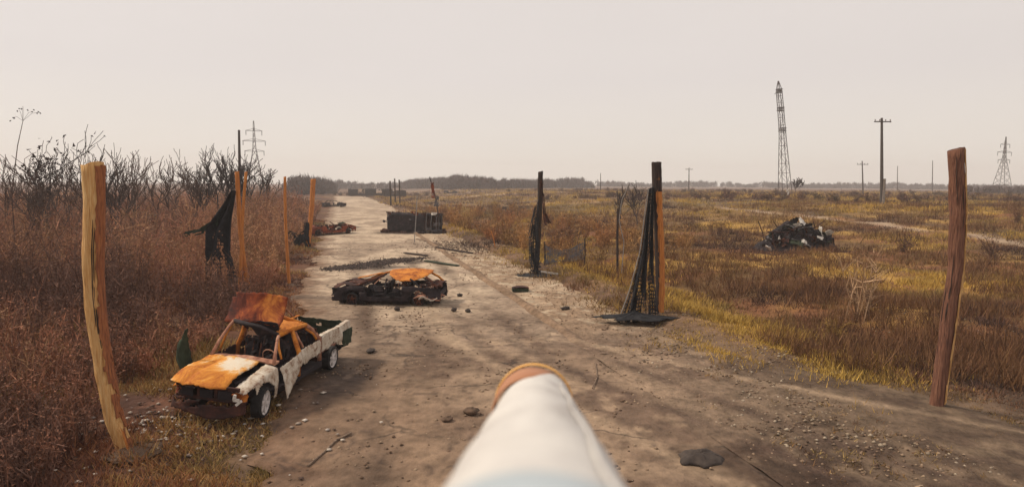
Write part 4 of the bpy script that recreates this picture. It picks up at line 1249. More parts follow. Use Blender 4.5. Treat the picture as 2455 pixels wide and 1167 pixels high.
# bonnet, rusted orange with an ashy rear corner
def bonnet(a, b):
    x = lerp(-.46, .84, a); y = lerp(-.84, .44, b)
    z = .90 - .06 * a - .55 * max(0, a - .66) ** 1.7 + .06 * math.cos((b - .5) * 2.4) - .05 * b * a
    x += -.9 * max(0, abs(b - .5) - .2) ** 2 * a * 1.6
    return (x, y, z - .03 * math.exp(-((b - .32) / .04) ** 2))
G().sheet(bonnet, 26, 26, None, .018, .028, 2.3, 3).build('bonnet', m_bonnet, pk, True)
# front fenders
def fender(s, mat):
    def fn(a, b):
        x = lerp(-.50, .74, a)
        zt = .86 - .16 * a - .10 * max(0, a - .7)
        if b < .72:
            z = lerp(.20, zt - .07, b / .72); y = .86 + .03 * math.sin(math.pi * b / .72) - .10 * max(0, a - .75)
        else:
            f = (b - .72) / .28; z = zt - .07 + .07 * math.sin(f * math.pi / 2); y = .86 - .30 * (1 - math.cos(f * math.pi / 2)) - .10 * max(0, a - .75)
        return (x, s * y, z)
    def mk(a, b):
        p = fn(a, b)
        if b < .72 and arch(p[0], p[2], 0, .27, .40): return False
        return not (p[0] > .30 and p[2] < .60 + .12 * float(fbm(a * 9, b * 9, 4))) and not (a > .93)
    return G().sheet(fn, 34, 24, mk, .014, .02, 1.2 + s, 4).build('fender', mat, pk, True)
fender(1, m_white); fender(-1, m_rust)
# front: radiator frame, bumper bar, headlamp bowls, grille rails
g = G(); g.box((.66, 0, .72), (.06, 1.45, .07)); g.box((.68, 0, .50), (.05, 1.40, .06))
for y in (-.62, -.2, .2, .62): g.box((.665, y, .61), (.05, .06, .2))
g.build('radiator_frame', m_rustdark, pk)
def bumper(a, b):
    y = lerp(-.88, .84, a); x = .84 - .22 * abs(a * 2 - 1) ** 3 - .05 * b
    return (x, y, lerp(.22, .46, b) + .04 * math.sin(a * 7))
G().sheet(bumper, 26, 8, lambda a, b: not (b > .5 and fbm(a * 8, b * 3, 7) > .60), .025, .04, 4.1, 4).build('bumper', m_rustdark, pk, True)
for y in (-.45, 0, .42):
    G().box((.70, y, .60), (.02, .30, .16), Matrix.Rotation(.15 * y, 3, 'Z')).build('radiator_panel', m_char, pk)
for s in (-1, 1):
    G().sheet(lambda a, b: (.72 - .16 * a - .05 * math.sin(b * 3.1), s * (.58 + .25 * a), lerp(.47, .66, b)), 7, 6, lambda a, b: fbm(a * 4, b * 4, 2 + s) > .35, .02, .03, 2 + s).build('headlamp_bowl', m_rust if s > 0 else m_rustred, pk)
for k, (y, z, l) in enumerate(((.70, .55, .12), (.76, .50, .14), (.66, .60, .10))):
    G().box((.72, y, z), (.05, l, .05), Matrix.Rotation(.7 * k, 3, 'X')).build('lamp_scrap', m_pale, pk)
g = G(); g.lump((.18, .12, .58), (.62, .52, .42), 3, 2, .25); g.tube([(.4, .42, .72), (.1, .5, .75), (-.2, .42, .70)], .03, 6); g.box((.05, .62, .52), (.5, .14, .10)); g.build('engine', m_char, pk)
# floor, sills, chassis rails; dark char on floor and sills also paints cab shade
G().sheet(lambda a, b: (lerp(-4.15, -.40, a), lerp(-.78, .78, b), .34 + .03 * math.sin(b * 12)), 24, 10, None, .03, .02, 6).build('floor_pan', m_char, pk)
for s in (-1, 1):
    g = G(); g.box((-1.0, s * .45, .24), (3.4, .09, .12)); g.box((-3.1, s * .40, .25), (2.0, .09, .12)); g.build('chassis_rail', m_char, pk)
    g = G(); g.box((-1.55, s * .80, .29), (2.15, .10, .12)); g.build('sill', m_char, pk)
g = G(); g.tube([(-WB, -.76, .25), (-WB, .76, .25)], .05, 8); g.lump((-WB, 0, .25), (.26, .3, .26), 2); g.build('rear_axle', m_char, pk)
G().tube([(0, -.74, .26), (0, .74, .26)], .035, 8).build('front_axle', m_char, pk)
# scuttle, dashboard, steering wheel
G().sheet(lambda a, b: (-.48 - .16 * b, lerp(-.80, .80, a), .93 - .05 * abs(2 * a - 1) + .02 * b), 18, 4, None, .03, .015, 3).build('scuttle', m_pinkrust, pk)
G().sheet(lambda a, b: (-.66 - .14 * math.sin(b * 3.1), lerp(-.72, .72, a), lerp(.56, .88, b)), 20, 6, lambda a, b: fbm(a * 6, b * 3, 9) > .36, .02, .04, 4).build('dashboard', m_char, pk)
ring = [(-.93 + .05 * math.sin(k * math.pi / 8), .38 + .18 * math.cos(k * math.pi / 8), .88 + .17 * math.sin(k * math.pi / 8)) for k in range(17)]
st = G().tube(ring, .013, 6).build('steering_wheel', m_pinkrust, pk)
G().tube([(-.93, .38, .88), (-.66, .38, .72)], .02, 6).build('steering_column', m_char, st)
# seats: burnt spring frames
for sx, sy in ((-1.35, .38), (-1.35, -.38), (-2.15, .38), (-2.15, -.38)):
    s_ = bpy.data.objects.new('seat', None); COL.objects.link(s_); s_.parent = pk
    for q in (-.2, 0, .2):
        G().tube([(sx + .42, sy + q, .55), (sx, sy + q, .56), (sx - .12, sy + q, 1.02), (sx - .1, sy + q * .7, 1.10)], .018, 5).build('spring_frame', m_rustdark, s_)
    G().box((sx - .11, sy, 1.06), (.04, .46, .05)).build('seat_top_bar', m_char, s_); G().box((sx + .2, sy, .50), (.5, .48, .06)).build('seat_base', m_char, s_)
    m_ = Matrix.Rotation(-.22, 3, 'Y')
    G().sheet(lambda a, b: tuple(m_ @ Vector((0, .46 * (a - .5), .62 * (b - .5) + 0)) + Vector((sx - .08, sy, .82))), 8, 10, lambda a, b: fbm(a * 4 + sx, b * 4 + sy, 5) > .30, .05, .04, sx + 5 + sy).build('seat_back', m_char, s_)
G().sheet(lambda a, b: (-2.30 - .10 * b, lerp(-.70, .70, a), lerp(.50, 1.22, b)), 20, 10, lambda a, b: fbm(a * 6, b * 4, 27) > .26, .04, .04, 3).build('rear_bench', m_char, pk)
# cab pillars and rails
TOPZ = 1.50
FT = {1: (.47, 1.30), -1: (-.72, 1.51)}          # front roof corners: the near one has sunk
RT = {1: (.62, 1.32), -1: (-.60, 1.47)}
for s in (-1, 1):
    (fy, fz), (ry, rz) = FT[s], RT[s]
    G().tube([(-.46, s * .79, .92), (-.70, lerp(s * .79, fy, .36), lerp(.92, fz, .46)), (-1.00, lerp(s * .79, fy, .84), lerp(.92, fz, .88)), (-1.14, fy, fz)], [.042, .036, .034, .040], 7).build('windscreen_pillar', m_pinkrust, pk, True)
    G().tube([(-1.10, fy * 1.03, fz - .07), (-.90, lerp(s * .80, fy, .55), lerp(.93, fz, .55)), (-.74, s * .80, .93)], .026, 6).build('door_window_frame', m_rust, pk, True)
    G().tube([(-1.14, fy, fz), (-1.6, (fy + ry) / 2, (fz + rz) / 2 + .03), (-2.12, ry, rz)], [.05, .06, .05], 7).build('roof_rail', m_rust, pk, True)
    G().tube([(-1.58, (fy + ry) / 2, (fz + rz) / 2 + .02), (-1.50, lerp(s * .83, (fy + ry) / 2, .4), 1.06), (-1.46, s * .83, .88), (-1.46, s * .84, .34)], [.05, .06, .06, .05], 7).build('door_pillar', m_rust, pk, True)
    G().tube([(-2.12, ry, rz), (-2.33, lerp(s * .82, ry, .5), 1.14), (-2.46, s * .82, .93), (-2.48, s * .84, .40)], [.05, .055, .06, .06], 7).build('rear_pillar', m_pinkrust, pk, True)
    G().tube([(-1.70, (fy + ry) / 2 + .02 * s, (fz + rz) / 2 - .06), (-1.62, s * .74, 1.08), (-1.66, s * .82, .93)], .034, 6).build('door_window_frame', m_pinkrust, pk, True)
    G().tube([(-2.06, ry + .01 * s, rz - .07), (-2.24, s * .76, 1.10), (-2.32, s * .82, .95)], .030, 6).build('door_window_frame', m_rust, pk, True)
G().tube([(-1.14, FT[-1][0], FT[-1][1]), (-1.12, 0, 1.44), (-1.14, FT[1][0], FT[1][1])], .05, 7).build('front_header', m_char, pk, True)
G().tube([(-2.12, -.60, 1.47), (-2.10, 0, 1.44), (-2.12, .62, 1.32)], .045, 7).build('rear_header', m_rust, pk, True)
G().sheet(lambda a, b: (-1.18 - .10 * b, lerp(-.64, .40, a), lerp(1.56, 1.36 - .14 * a + .10 * math.sin(a * 9), b)), 18, 7, lambda a, b: fbm(a * 6, b * 3, 51) > .26, .016, .03, 3).build('burnt_headlining', m_char, pk)
G().sheet(lambda a, b: (-2.46 + .3 * max(0, b - .55), lerp(-.80, .80, a), lerp(.36, 1.20, b)), 22, 14,
          lambda a, b: not (b > .62 and .1 < a < .9) and fbm(a * 6, b * 5, 13) > .28, .02, .02, 4).build('cab_back_panel', m_rustdark, pk)
# roof skin folded up at the front header, standing upright
def roofskin(a, b):
    y = lerp(-1.00, .44, a); z = TOPZ + .02 + .60 * b - .06 * abs(2 * a - 1.1); x = -1.18 - .55 * (1 - (1 - b) ** 2) * .55 + .05 * math.sin(a * 5)
    return (x, y - .02 * b, z)
G().sheet(roofskin, 26, 12, lambda a, b: not (a < .06 and b > .8), .016, .035, 7.3, 3).build('folded_roof', m_roofred, pk, True)
G().sheet(lambda a, b: (-1.2 - .9 * b, lerp(-.60, .58, a), TOPZ - .06 - .12 * a - .08 * math.sin(b * 2.6) - .06 * math.sin(a * 3.1)), 16, 14, lambda a, b: fbm(a * 4, b * 4, 17) > .52 or b > .93, .014, .05, 3).build('roof_remnant', m_rustdark, pk)
def roofstrip(a, b):
    x = lerp(-1.16, -2.14, a); y = lerp(lerp(.49, .64, a), .16 - .10 * math.sin(a * 3), b)
    return (x, y, lerp(1.345, 1.36, a) - .05 * (1 - b) ** 3 + .06 * b + .03 * math.sin(a * 3.1) - .05 * b * b)
G().sheet(roofstrip, 20, 10, lambda a, b: b < .35 + .65 * smooth(.15, .6, a) + .25 * (float(fbm(a * 5, 1, 8)) - .5), .016, .02, 4.4, 3).build('roof_strip', m_rust, pk, True)
G().sheet(lambda a, b: (lerp(-1.16, -2.14, a), lerp(-.62, -.22, b), lerp(1.56, 1.50, a) - .05 * b + .02 * math.sin(a * 3.1)), 18, 8, lambda a, b: a > .25 + .3 * b and fbm(a * 4, b * 4, 9) > .3, .016, .03, 4.9, 3).build('roof_strip', m_rustdark, pk, True)
# doors on the near side
def door_f(a, b):
    x = lerp(-.54, -1.44, a); z = lerp(.30, .90, b)
    sag = (1 - a) * .16; out = .16 * (1 - b) * (1 - a) + .04
    return (x - .05 * (1 - b), .86 + out + .03 * math.sin(3.1 * b), z - sag * (1 - .4 * b))
G().sheet(door_f, 24, 18, lambda a, b: not (b < .22 * (1.6 * a) and True) and not (b < .5 and a > .86 - .1 * b), .016, .03, 3.7, 3).build('front_door', m_white, pk, True)
G().sheet(lambda a, b: (lerp(-1.48, -2.44, a), .855 + .03 * math.sin(3.1 * b), lerp(.34, .92, b)), 22, 16, lambda a, b: b > .30 + .28 * float(fbm(a * 6, 2, 6)), .016, .03, 5.1, 4).build('rear_door', m_white, pk, True)
for x0, x1 in ((-.54, -1.46), (-1.48, -2.44)):
    G().sheet(lambda a, b: (lerp(x0, x1, a), -.855, lerp(.34, .90, b)), 14, 10, lambda a, b: fbm(a * 5, b * 4, 8 + x0) > .33, .016, .03, 6).build('far_door', m_rustdark, pk)
# far front door hanging wide open: a curved dark blade
def blade(a, b):
    w = .07 + .30 * math.sin(math.pi * min(1, .12 + .9 * a)) ** .8
    return (-.30 + .12 * a + .06 * math.sin(b * 3), -.98 - .34 * math.sin(a * 2.4) + w * (b - .5), .28 + 1.20 * a + .10 * (b - .5))
G().sheet(blade, 20, 8, lambda a, b: not (a > .85 and b < .35), .022, .02, 3).build('open_door', m_glassgreen, pk, True)
# load bed
def bed_side(s):
    def fn(a, b): return (lerp(-2.52, -4.22, a), s * (.86 + .025 * math.sin(3.1 * b) - .02 * a), lerp(.30, .97, b) + .02 * math.sin(a * 9))
    def mk(a, b):
        x, y, z = fn(a, b)
        if arch(x, z, -WB, .26, .39): return False
        if s > 0:
            return b > .20 + .45 * float(fbm(a * 5, 3, 19)) * (1.2 if a > .55 else .8)
        return fbm(a * 5, b * 4, 12) > .3
    return G().sheet(fn, 40, 18, mk, .016, .022, 2 + s, 4).build('bed_side', m_white if s > 0 else m_rustdark, pk, True)
bed_side(1); bed_side(-1)
G().sheet(lambda a, b: (lerp(-2.5, -4.2, a), .86 - .12 * b, .975 + .012 * math.sin(a * 8)), 20, 3, None, .02, .01).build('bed_rail', m_white, pk)
G().sheet(lambda a, b: (lerp(-2.5, -4.2, a), -.86 + .12 * b, .96), 20, 3, None, .02, .015).build('bed_rail', m_rust, pk)
G().sheet(lambda a, b: (lerp(-2.52, -4.2, a), lerp(-.80, .80, b), .50 + .015 * math.sin(b * 40)), 20, 24, None, .02, .02).build('bed_floor', m_rustdark, pk)
G().sheet(lambda a, b: (-4.22 - .03 * math.sin(3 * b), lerp(-.80, .84, a), lerp(.36, .93, b)), 20, 12, lambda a, b: fbm(a * 5, b * 4, 16) > .30, .02, .03, 3).build('tailgate', m_glassgreen, pk)
G().sheet(lambda a, b: (-3.72 - .56 * a, .885 + .01 * a, lerp(.34, .80, b)), 12, 10, lambda a, b: b > .25 * float(fbm(a * 5, 1, 4)) and a + b > .35, .016, .015, 2).build('rear_corner_panel', m_glassgreen, pk)
G().tube([(-4.0, -.84, .97), (-3.6, -.80, 1.22), (-3.3, -.72, 1.36)], .022, 6).build('bent_bed_rail', m_pinkrust, pk)
g = G(); g.tube([(-2.6, -.6, .60), (-3.2, .2, .62), (-3.9, .1, .58)], .03, 5); g.box((-3.2, -.3, .56), (.7, .4, .08), .4); g.build('bed_scrap', m_rust, pk)
wheel(pk, (0, .80, .26), .255, .20, True, yaw=.16, tyre_r=.045)
wheel(pk, (0, -.78, .22), .255, .20, True, m_rustdark, axis_y=-1, tyre_r=.045)
wheel(pk, (-WB, .80, .26), .245, .20, True, tyre_r=.05)
wheel(pk, (-WB, -.78, .22), .255, .20, True, m_rustdark, axis_y=-1, tyre_r=.045)

# ---- generic burnt car shell: front towards +x
def burnt_car(label, loc, yaw_, L=4.2, W=1.66, roof_z=1.15, mats=None, crush=.05, seed=1, roof=True, group='burnt-out car wrecks', name='burnt_car', tilt=(0, 0), wheels=True, cat='car wreck', belt_f=None, hole=.27):
    mb, mr, ms, mc = mats
    t = thing(name, label, cat, loc, (tilt[0], tilt[1], yaw_), group=group)
    hw = W / 2; xf, xr = L * .5, -L * .5
    ax_f, ax_r = xf - .78, xr + .82
    belt = roof_z * belt_f if belt_f else min(.78, roof_z * .72)
    G().sheet(lambda a, b: (lerp(xr + .05, xf - .05, a), lerp(-hw + .08, hw - .08, b), .20 + .02 * math.sin(b * 14)), 20, 8, None, .03, .02, seed).build('floor_pan', mc, t)
    for s in (-1, 1):
        def fn(a, b, s=s): 
            x = lerp(xr, xf, a); top = belt - .10 * max(0, (a - .62) / .38) ** 1.5 - .06 * max(0, (.2 - a) / .2)
            return (x, s * (hw - .06 * abs(2 * a - 1) ** 4 + .03 * math.sin(3.1 * b)), lerp(.14, top, b))
        def mk(a, b, s=s):
            x, y, z = fn(a, b)
            if arch(x, z, ax_f, .22, .35) or arch(x, z, ax_r, .22, .35): return False
            if .34 < a < .68 and b > .30: return fbm(a * 9, b * 5, seed + s) > .64
            return fbm(a * 8, b * 5, seed + 3 * s) > hole
        G().sheet(fn, 46, 12, mk, .016, crush, seed + s, 5).build('side_panel', ms, t, True)
        z0, z1 = belt, roof_z
        for (x0, x1) in ((xf - 1.28, xf - 1.78), (.02, -.02), (xr + .80, xr + 1.18)):
            j = (random.Random(seed * 7 + int(x0 * 9) + s).random() - .5) * .12
            G().tube([(x0, s * (hw - .04), z0), ((x0 + x1) / 2 + j, s * (hw - .12), (z0 + z1) / 2), (x1, s * (hw - .20), z1 - .02)], [.035, .03, .035], 6).build('pillar', mc, t)
    G().sheet(lambda a, b: (lerp(xf - 1.30, xf - .02, a), lerp(-hw + .06, hw - .06, b), belt + .03 - .16 * a ** 2 + .04 * math.cos((b - .5) * 3)), 16, 16, lambda a, b: fbm(a * 4, b * 4, seed + 5) > .33, .016, crush * 1.3, seed + 2, 3).build('bonnet', mb, t, True)
    G().sheet(lambda a, b: (lerp(xr + .02, xr + .80, a), lerp(-hw + .08, hw - .08, b), belt - .02 + .03 * math.cos((b - .5) * 3)), 12, 14, lambda a, b: fbm(a * 4, b * 4, seed + 6) > .45, .016, crush * 1.6, seed + 4, 3).build('boot_lid', mb, t, True)
    if roof:
        G().sheet(lambda a, b: (lerp(xr + 1.14, xf - 1.74, a), lerp(-hw + .18, hw - .18, b), roof_z + .05 * math.sin(3.1 * b) + .03 * math.sin(3.1 * a)), 16, 14, None, .016, crush, seed + 7, 3).build('roof', mr, t, True)
    g = G(); g.box((xf - .04, 0, .42), (.08, W - .22, .12)); g.box((xf - .06, 0, .60), (.05, W - .3, .05)); g.build('front_frame', mc, t)
    G().box((xr + .05, 0, .42), (.07, W - .2, .16)).build('rear_frame', mc, t)
    G().lump((xf - .70, 0, .45), (.60, .6, .42), seed, 2, .3).build('engine', mc, t)
    for sx in (.12, -.72):
        for sy in (-.36, .36):
            g = G(); g.box((sx + .2, sy, .36), (.48, .44, .08)); g.box((sx - .08, sy, .60), (.07, .42, .46), Matrix.Rotation(-.25, 3, 'Y')); g.build('seat_frame', mc, t)
    if wheels:
        for (x, s) in ((ax_f, 1), (ax_f, -1), (ax_r, 1), (ax_r, -1)):
            wheel(t, (x, s * (hw - .10), .215), .20, .16, True, m_rustdark, axis_y=s, tyre_r=.03, spokes=5)
    return t

# wreck lying across mid-road
c = gp(938, 716)
wk = burnt_car('collapsed burnt car with bright orange roof lying across the road', (c[0] + .14, c[1] - .75, .04), math.radians(176), 4.2, 1.6, 1.02, (m_rustdark, m_rust, m_char, m_char), .10, 4, roof=False, hole=.33)
def bowl(a, b):
    x = lerp(-.95, .90, a); y = lerp(-.70, .68, b)
    return (-.72 + x * .92 * (1 - .45 * max(0, b - .3)), y, 1.22 - .16 * b - .05 * (2 * a - 1) ** 2 - .30 * max(0, b - .45) ** 1.5)
G().sheet(bowl, 26, 18, lambda a, b: abs(2 * a - 1) ** 2.2 + max(0, (b - .35) / .65) ** 2.6 < 1.02, .016, .02, 2.2, 2, .4).build('roof', m_rust, wk, True)
rr = random.Random(3)
for k in range(15):
    x = rr.uniform(-2.1, .2); y = rr.uniform(-.75, .8)
    z = rr.uniform(.25, .75)
    ln = rr.uniform(.25, .6)
    m = Matrix.Rotation(rr.uniform(0, 6.3), 3, 'Z') @ Matrix.Rotation(rr.uniform(-.9, .9), 3, 'Y')
    G().sheet(lambda a, b: tuple(m @ Vector((ln * (a - .5), ln * .4 * (b - .5), .05 * math.sin(a * 5))) + Vector((x, y, z))), 5, 3, None, .015, .03, k + 1.0).build(
        'scrap_sheet', [m_char, m_pinkrust, m_rustdark, m_rustred, m_pale, m_char][k % 6], wk)
for k in range(8):
    x = rr.uniform(-1.6, .8); y = rr.uniform(-.6, .7)
    G().tube([(x, y, .3), (x + rr.uniform(-.3, .3), y + rr.uniform(-.2, .2), .7), (x + rr.uniform(-.6, .6), y + rr.uniform(-.3, .3), rr.uniform(.6, 1.0))], .02, 5).build('bent_rod', m_rustdark if k % 2 else m_pinkrust, wk)
G().sheet(lambda a, b: (lerp(2.0, .55, a), -.80 + .22 * b, lerp(.62, 1.02, a ** .8) + .03 * math.sin(b * 3)), 16, 4, None, .018, .03, 3).build('far_fender', m_rust, wk)
G().sheet(lambda a, b: (lerp(-1.1, -2.1, a), lerp(.30, .86, b), .30 + .22 * (1 - b) + .10 * math.sin(a * 5)), 12, 8, lambda a, b: fbm(a * 5, b * 5, 40) > .36, .016, .10, 3).build('crumpled_tail_panel', m_pinkrust, wk)
G().sheet(lambda a, b: (lerp(-1.3, -2.0, a), lerp(.70, .90, b), .22 + .10 * b + .06 * math.sin(a * 7)), 10, 3, None, .016, .05, 5).build('torn_strip', m_pale, wk)
for s in (-1, 1):
    G().tube([(.98, s * .74, .80), (.55, s * .68, .98), (.08, s * .60, 1.12)], [.055, .05, .05], 6).build('windscreen_pillar', m_rust if s < 0 else m_rustdark, wk)
    G().tube([(-1.52, s * .56, 1.08), (-1.78, s * .66, .92), (-2.0, s * .74, .70)], [.05, .05, .05], 6).build('rear_pillar', m_rustdark if s > 0 else m_rust, wk)
G().lump((1.75, .35, .30), (.55, .75, .55), 21, 3, .3).build('burnt_corner', m_char, wk)
G().lump((.60, .2, .40), (.8, .6, .5), 22, 3, .3).build('burnt_heap', m_char, wk)
# rusty red wreck at the left edge of the road
c = gp(788, 562)
wk2 = burnt_car('rusty red wreck nosed out from the left verge, pale nose', (c[0], c[1], .06), math.radians(46), 4.6, 1.75, 1.05, (m_rustred, m_rustred, m_rustred, m_rustdark), .09, 9, roof=False)
for k, (x, y, z, s) in enumerate(((1.75, -.35, .70, .42), (2.0, .2, .55, .34), (1.6, .45, .78, .36), (1.9, -.6, .40, .3))):
    G().sheet(lambda a, b: (x + s * (a - .5), y + s * .8 * (b - .5), z + .12 * math.sin(a * 4 + k)), 6, 6, lambda a, b: (a - .5) ** 2 + (b - .5) ** 2 < .25, .02, .05, k + 2.0).build('pale_panel', m_pale, wk2)
G().lump((1.45, .1, .82), (.8, .9, .36), 8, 2, .3).build('crumpled_nose', m_glassgreen, wk2)
# flat dark wreck further up
c = gp(797, 497)
burnt_car('flattened dark wreck at the left verge up the road', (c[0], c[1] + .6, .05), math.radians(8), 4.6, 1.7, 1.15, (m_char, m_glassgreen, m_char, m_char), .12, 13)
# far burnt vehicles where the road meets the trees
for px, py, Yv, yw, L, rz, lb in ((868, 466, 206, .3, 9.0, 3.8, 'far dark wreck at the end of the road, left of three'), (908, 466, 214, -.2, 9.5, 4.0, 'far dark wreck at the end of the road, middle of three'),
                                  (945, 466, 204, .5, 7.5, 3.4, 'far dark wreck at the end of the road, right of three')):
    p = at(px, py, Yv)
    burnt_car(lb, (p[0], p[1], .08), yw, L, 2.2, rz, (m_char, m_char, m_char, m_char), .12, int(px), wheels=True, group='far wrecks at the end of the road', belt_f=.62)
c = at(1080, 452, 240)
burnt_car('low dark wreck in front of the distant central wood', (c[0], c[1], Hs(c[0], c[1])), .1, 5.2, 2.0, 1.7, (m_char, m_char, m_char, m_char), .1, 44, group='far wrecks at the end of the road', belt_f=.65)

# ---- charred van shell on its side, roof towards the camera
a0, a1 = gp(928, 558), gp(1052, 560)
vl = math.hypot(a1[0] - a0[0], a1[1] - a0[1]); vy_ = math.atan2(a1[1] - a0[1], a1[0] - a0[0])
van = thing('burnt_van', 'charred black van shell tipped on its side across the road', 'van', ((a0[0] + a1[0]) / 2, (a0[1] + a1[1]) / 2, .03), (0, math.radians(1.2), vy_ + .05))
hl = vl / 2; VH = 1.78; VD = 1.9
def vroof(a, b):      # the roof skin: stands upright facing -y, rounded along its edges
    e = min(1, (1 - abs(2 * b - 1)) / .16); f = min(1, (1 - abs(2 * a - 1)) / .07)
    return (lerp(-hl, hl, a) + .10 * (float(fbm(b * 3, 4, 5)) - .5), .16 * (1 - math.sin(e * math.pi / 2)) + .12 * (1 - math.sin(f * math.pi / 2)) + .25 * (float(fbm(a * 4, b * 3, 9)) - .5), lerp(.0, VH + .45 * (float(fbm(a * 5, 2, 7)) - .6) - .25 * max(0, .12 - a) / .12, b))
ribx = .70
G().sheet(vroof, 60, 22, lambda a, b: a < ribx + .04 * float(fbm(b * 4, 1, 3)) and not (.43 < a < .47 and .68 < b < .74), .02, .02, 3, 4).build('roof_skin', m_char, van, True)
G().box((-hl + .45 * vl, -.02, .71 * VH), (.22, .03, .12)).build('roof_vent', m_netgrey, van)
for k in range(7):
    a = ribx + .03 + k * .043
    x = lerp(-hl, hl, a) + .06 * math.sin(k * 5.1); q = .12 * math.sin(k * 3.7); w_ = .16 * math.sin(k * 2.3)
    G().tube([(x, .16, .02), (x + q * .5, .03, .22), (x + q, .0 - w_ * .4, VH * .5), (x + q * .4, .03, VH - .2 + w_), (x, .16, VH - .02 + w_), (x, VD, VH - .03)], .045 if k % 2 else .03, 6).build('roof_rib', m_netgrey if k in (1, 3, 5) else m_rustdark, van)
for z in (.04, VH - .04):
    G().tube([(-hl + .1, .14, z), (hl - .05, .14, z)], .05, 6).build('cant_rail', m_char, van)
G().sheet(lambda a, b: (lerp(-hl, hl, a), lerp(.14, VD, b), VH + .01 - .05 * b + .40 * (float(fbm(a * 5, b * 2, 7)) - .6) - .25 * max(0, .12 - a) / .12), 50, 14, lambda a, b: not (.08 < a < .30 and .15 < b < .5) and not (.36 < a < .62 and .15 < b < .5) and not (.68 < a < .92 and .15 < b < .5) and fbm(a * 7, b * 4, 22) > .26, .02, .025, 5).build('upper_side', m_char, van)
G().sheet(lambda a, b: (lerp(-hl, hl, a), lerp(.14, VD, b), .02), 30, 8, None, .02, .005, 5).build('lower_side', m_char, van)
G().sheet(lambda a, b: (-hl + .02, lerp(.12, VD, a), lerp(.02, VH, b)), 14, 14, lambda a, b: not (.15 < a < .5 and .1 < b < .9), .02, .02, 5).build('front_frame', m_netgrey, van)
G().sheet(lambda a, b: (hl - .03, lerp(.12, VD, a), lerp(.02, VH, b)), 14, 14, lambda a, b: not (.15 < a < .55 and .1 < b < .9), .02, .02, 6).build('rear_frame', m_char, van)
G().sheet(lambda a, b: (lerp(-hl, hl, a), VD, lerp(.02, VH, b)), 26, 12, None, .03, .04, 7).build('underbody', m_rustdark, van)
for x in (-hl + .8, hl - .9):
    for z in (.30, VH - .28):
        h = wheel(van, (0, 0, 0), .22, .17, True, m_rustdark, tyre_r=.06)
        h.location = (x, VD + .12, z); h.rotation_euler = (math.radians(90), 0, 0)
for k, (x, y, sx, sz) in enumerate(((-hl - .1, -.2, .9, .4), (hl - .1, -.25, 1.0, .55), (hl + .35, .3, .8, .5), (.6, -.3, 1.1, .25), (-.8, -.3, .8, .2))):
    G().lump((x, y, sz * .3), (sx, .6, sz), 60 + k, 3, .4).build('charred_lump', m_char if k % 2 else m_rustdark, van)
for k, (x, y, z, s_, mt_) in enumerate(((-hl + .2, -.05, VH + .02, .5, m_rustdark), (.1, .05, VH + .06, .7, m_rustred), (.9, .1, VH + .05, .6, m_rustdark), (hl - .5, .0, VH + .08, .5, m_pale), (hl - .2, -.1, .9, .6, m_netgrey), (hl - 1.0, -.12, .45, .5, m_netgrey), (-hl - .1, .0, 1.0, .5, m_netgrey))):
    G().sheet(lambda a, b: (x + s_ * (a - .5), y + .15 * math.sin(a * 5 + k), z + s_ * .5 * (b - .5)), 8, 5, lambda a, b: fbm(a * 4 + k, b * 4, k) > .36, .02, .08, k + 2.0).build('torn_skin', mt_, van)
G().sheet(lambda a, b: (lerp(-hl - .5, hl - 1.3, a), -.55 + .5 * b, .03 + .02 * math.sin(a * 20)), 26, 6, lambda a, b: fbm(a * 8, b * 3, 23) > .42, .02, .03, 4).build('ash_scrap', m_rustdark, van)

# ---- charred scrap heap in the right field
p = at(1905, 598, 44); hx, hy = p[0], p[1]; hz = Hs(hx, hy)
hp = thing('scrap_heap', 'charred dark wreckage heap with pale torn sheets in the right field', 'wreckage', (hx, hy, hz))
def mound(a, b):
    ang = 2 * math.pi * a; r = b
    rx, ry = 2.75, 1.6
    prof = (1 - r ** 1.6)
    h = 1.75 * prof * (.7 + .6 * float(fbm(math.cos(ang) * r * 2 + 4, math.sin(ang) * r * 2 + 4, 6))) 
    return (math.cos(ang) * rx * r * (.85 + .3 * float(fbm(math.cos(ang) + 3, math.sin(ang) + 3, 7))), math.sin(ang) * ry * r, h - .08)
G().sheet(mound, 60, 18, None, .03, .34, 6, 16).build('charred_mound', m_char, hp)
rr = random.Random(12)
for k in range(90):
    ang = rr.uniform(0, 6.28); r = rr.random() ** .6 * .95
    x, y = math.cos(ang) * 2.6 * r, math.sin(ang) * 1.5 * r - .1
    z = 1.65 * (1 - r ** 1.6) + rr.uniform(.05, .35)
    ln = rr.uniform(.35, .95)
    m = Matrix.Rotation(rr.uniform(0, 6.3), 3, 'Z') @ Matrix.Rotation(rr.uniform(-1.2, 1.2), 3, 'Y') @ Matrix.Rotation(rr.uniform(-.8, .8), 3, 'X')
    G().sheet(lambda a, b: tuple(m @ Vector((ln * (a - .5), ln * .6 * (b - .5), .10 * math.sin(a * 4))) + Vector((x, y, z))), 5, 4, lambda a, b: fbm(a * 3 + k, b * 3, k) > .3, .02, .06, k + 1.0).build(
        'torn_sheet', [m_char, m_rustdark, m_char, m_glassgreen, m_char, m_netgrey][k % 6], hp)
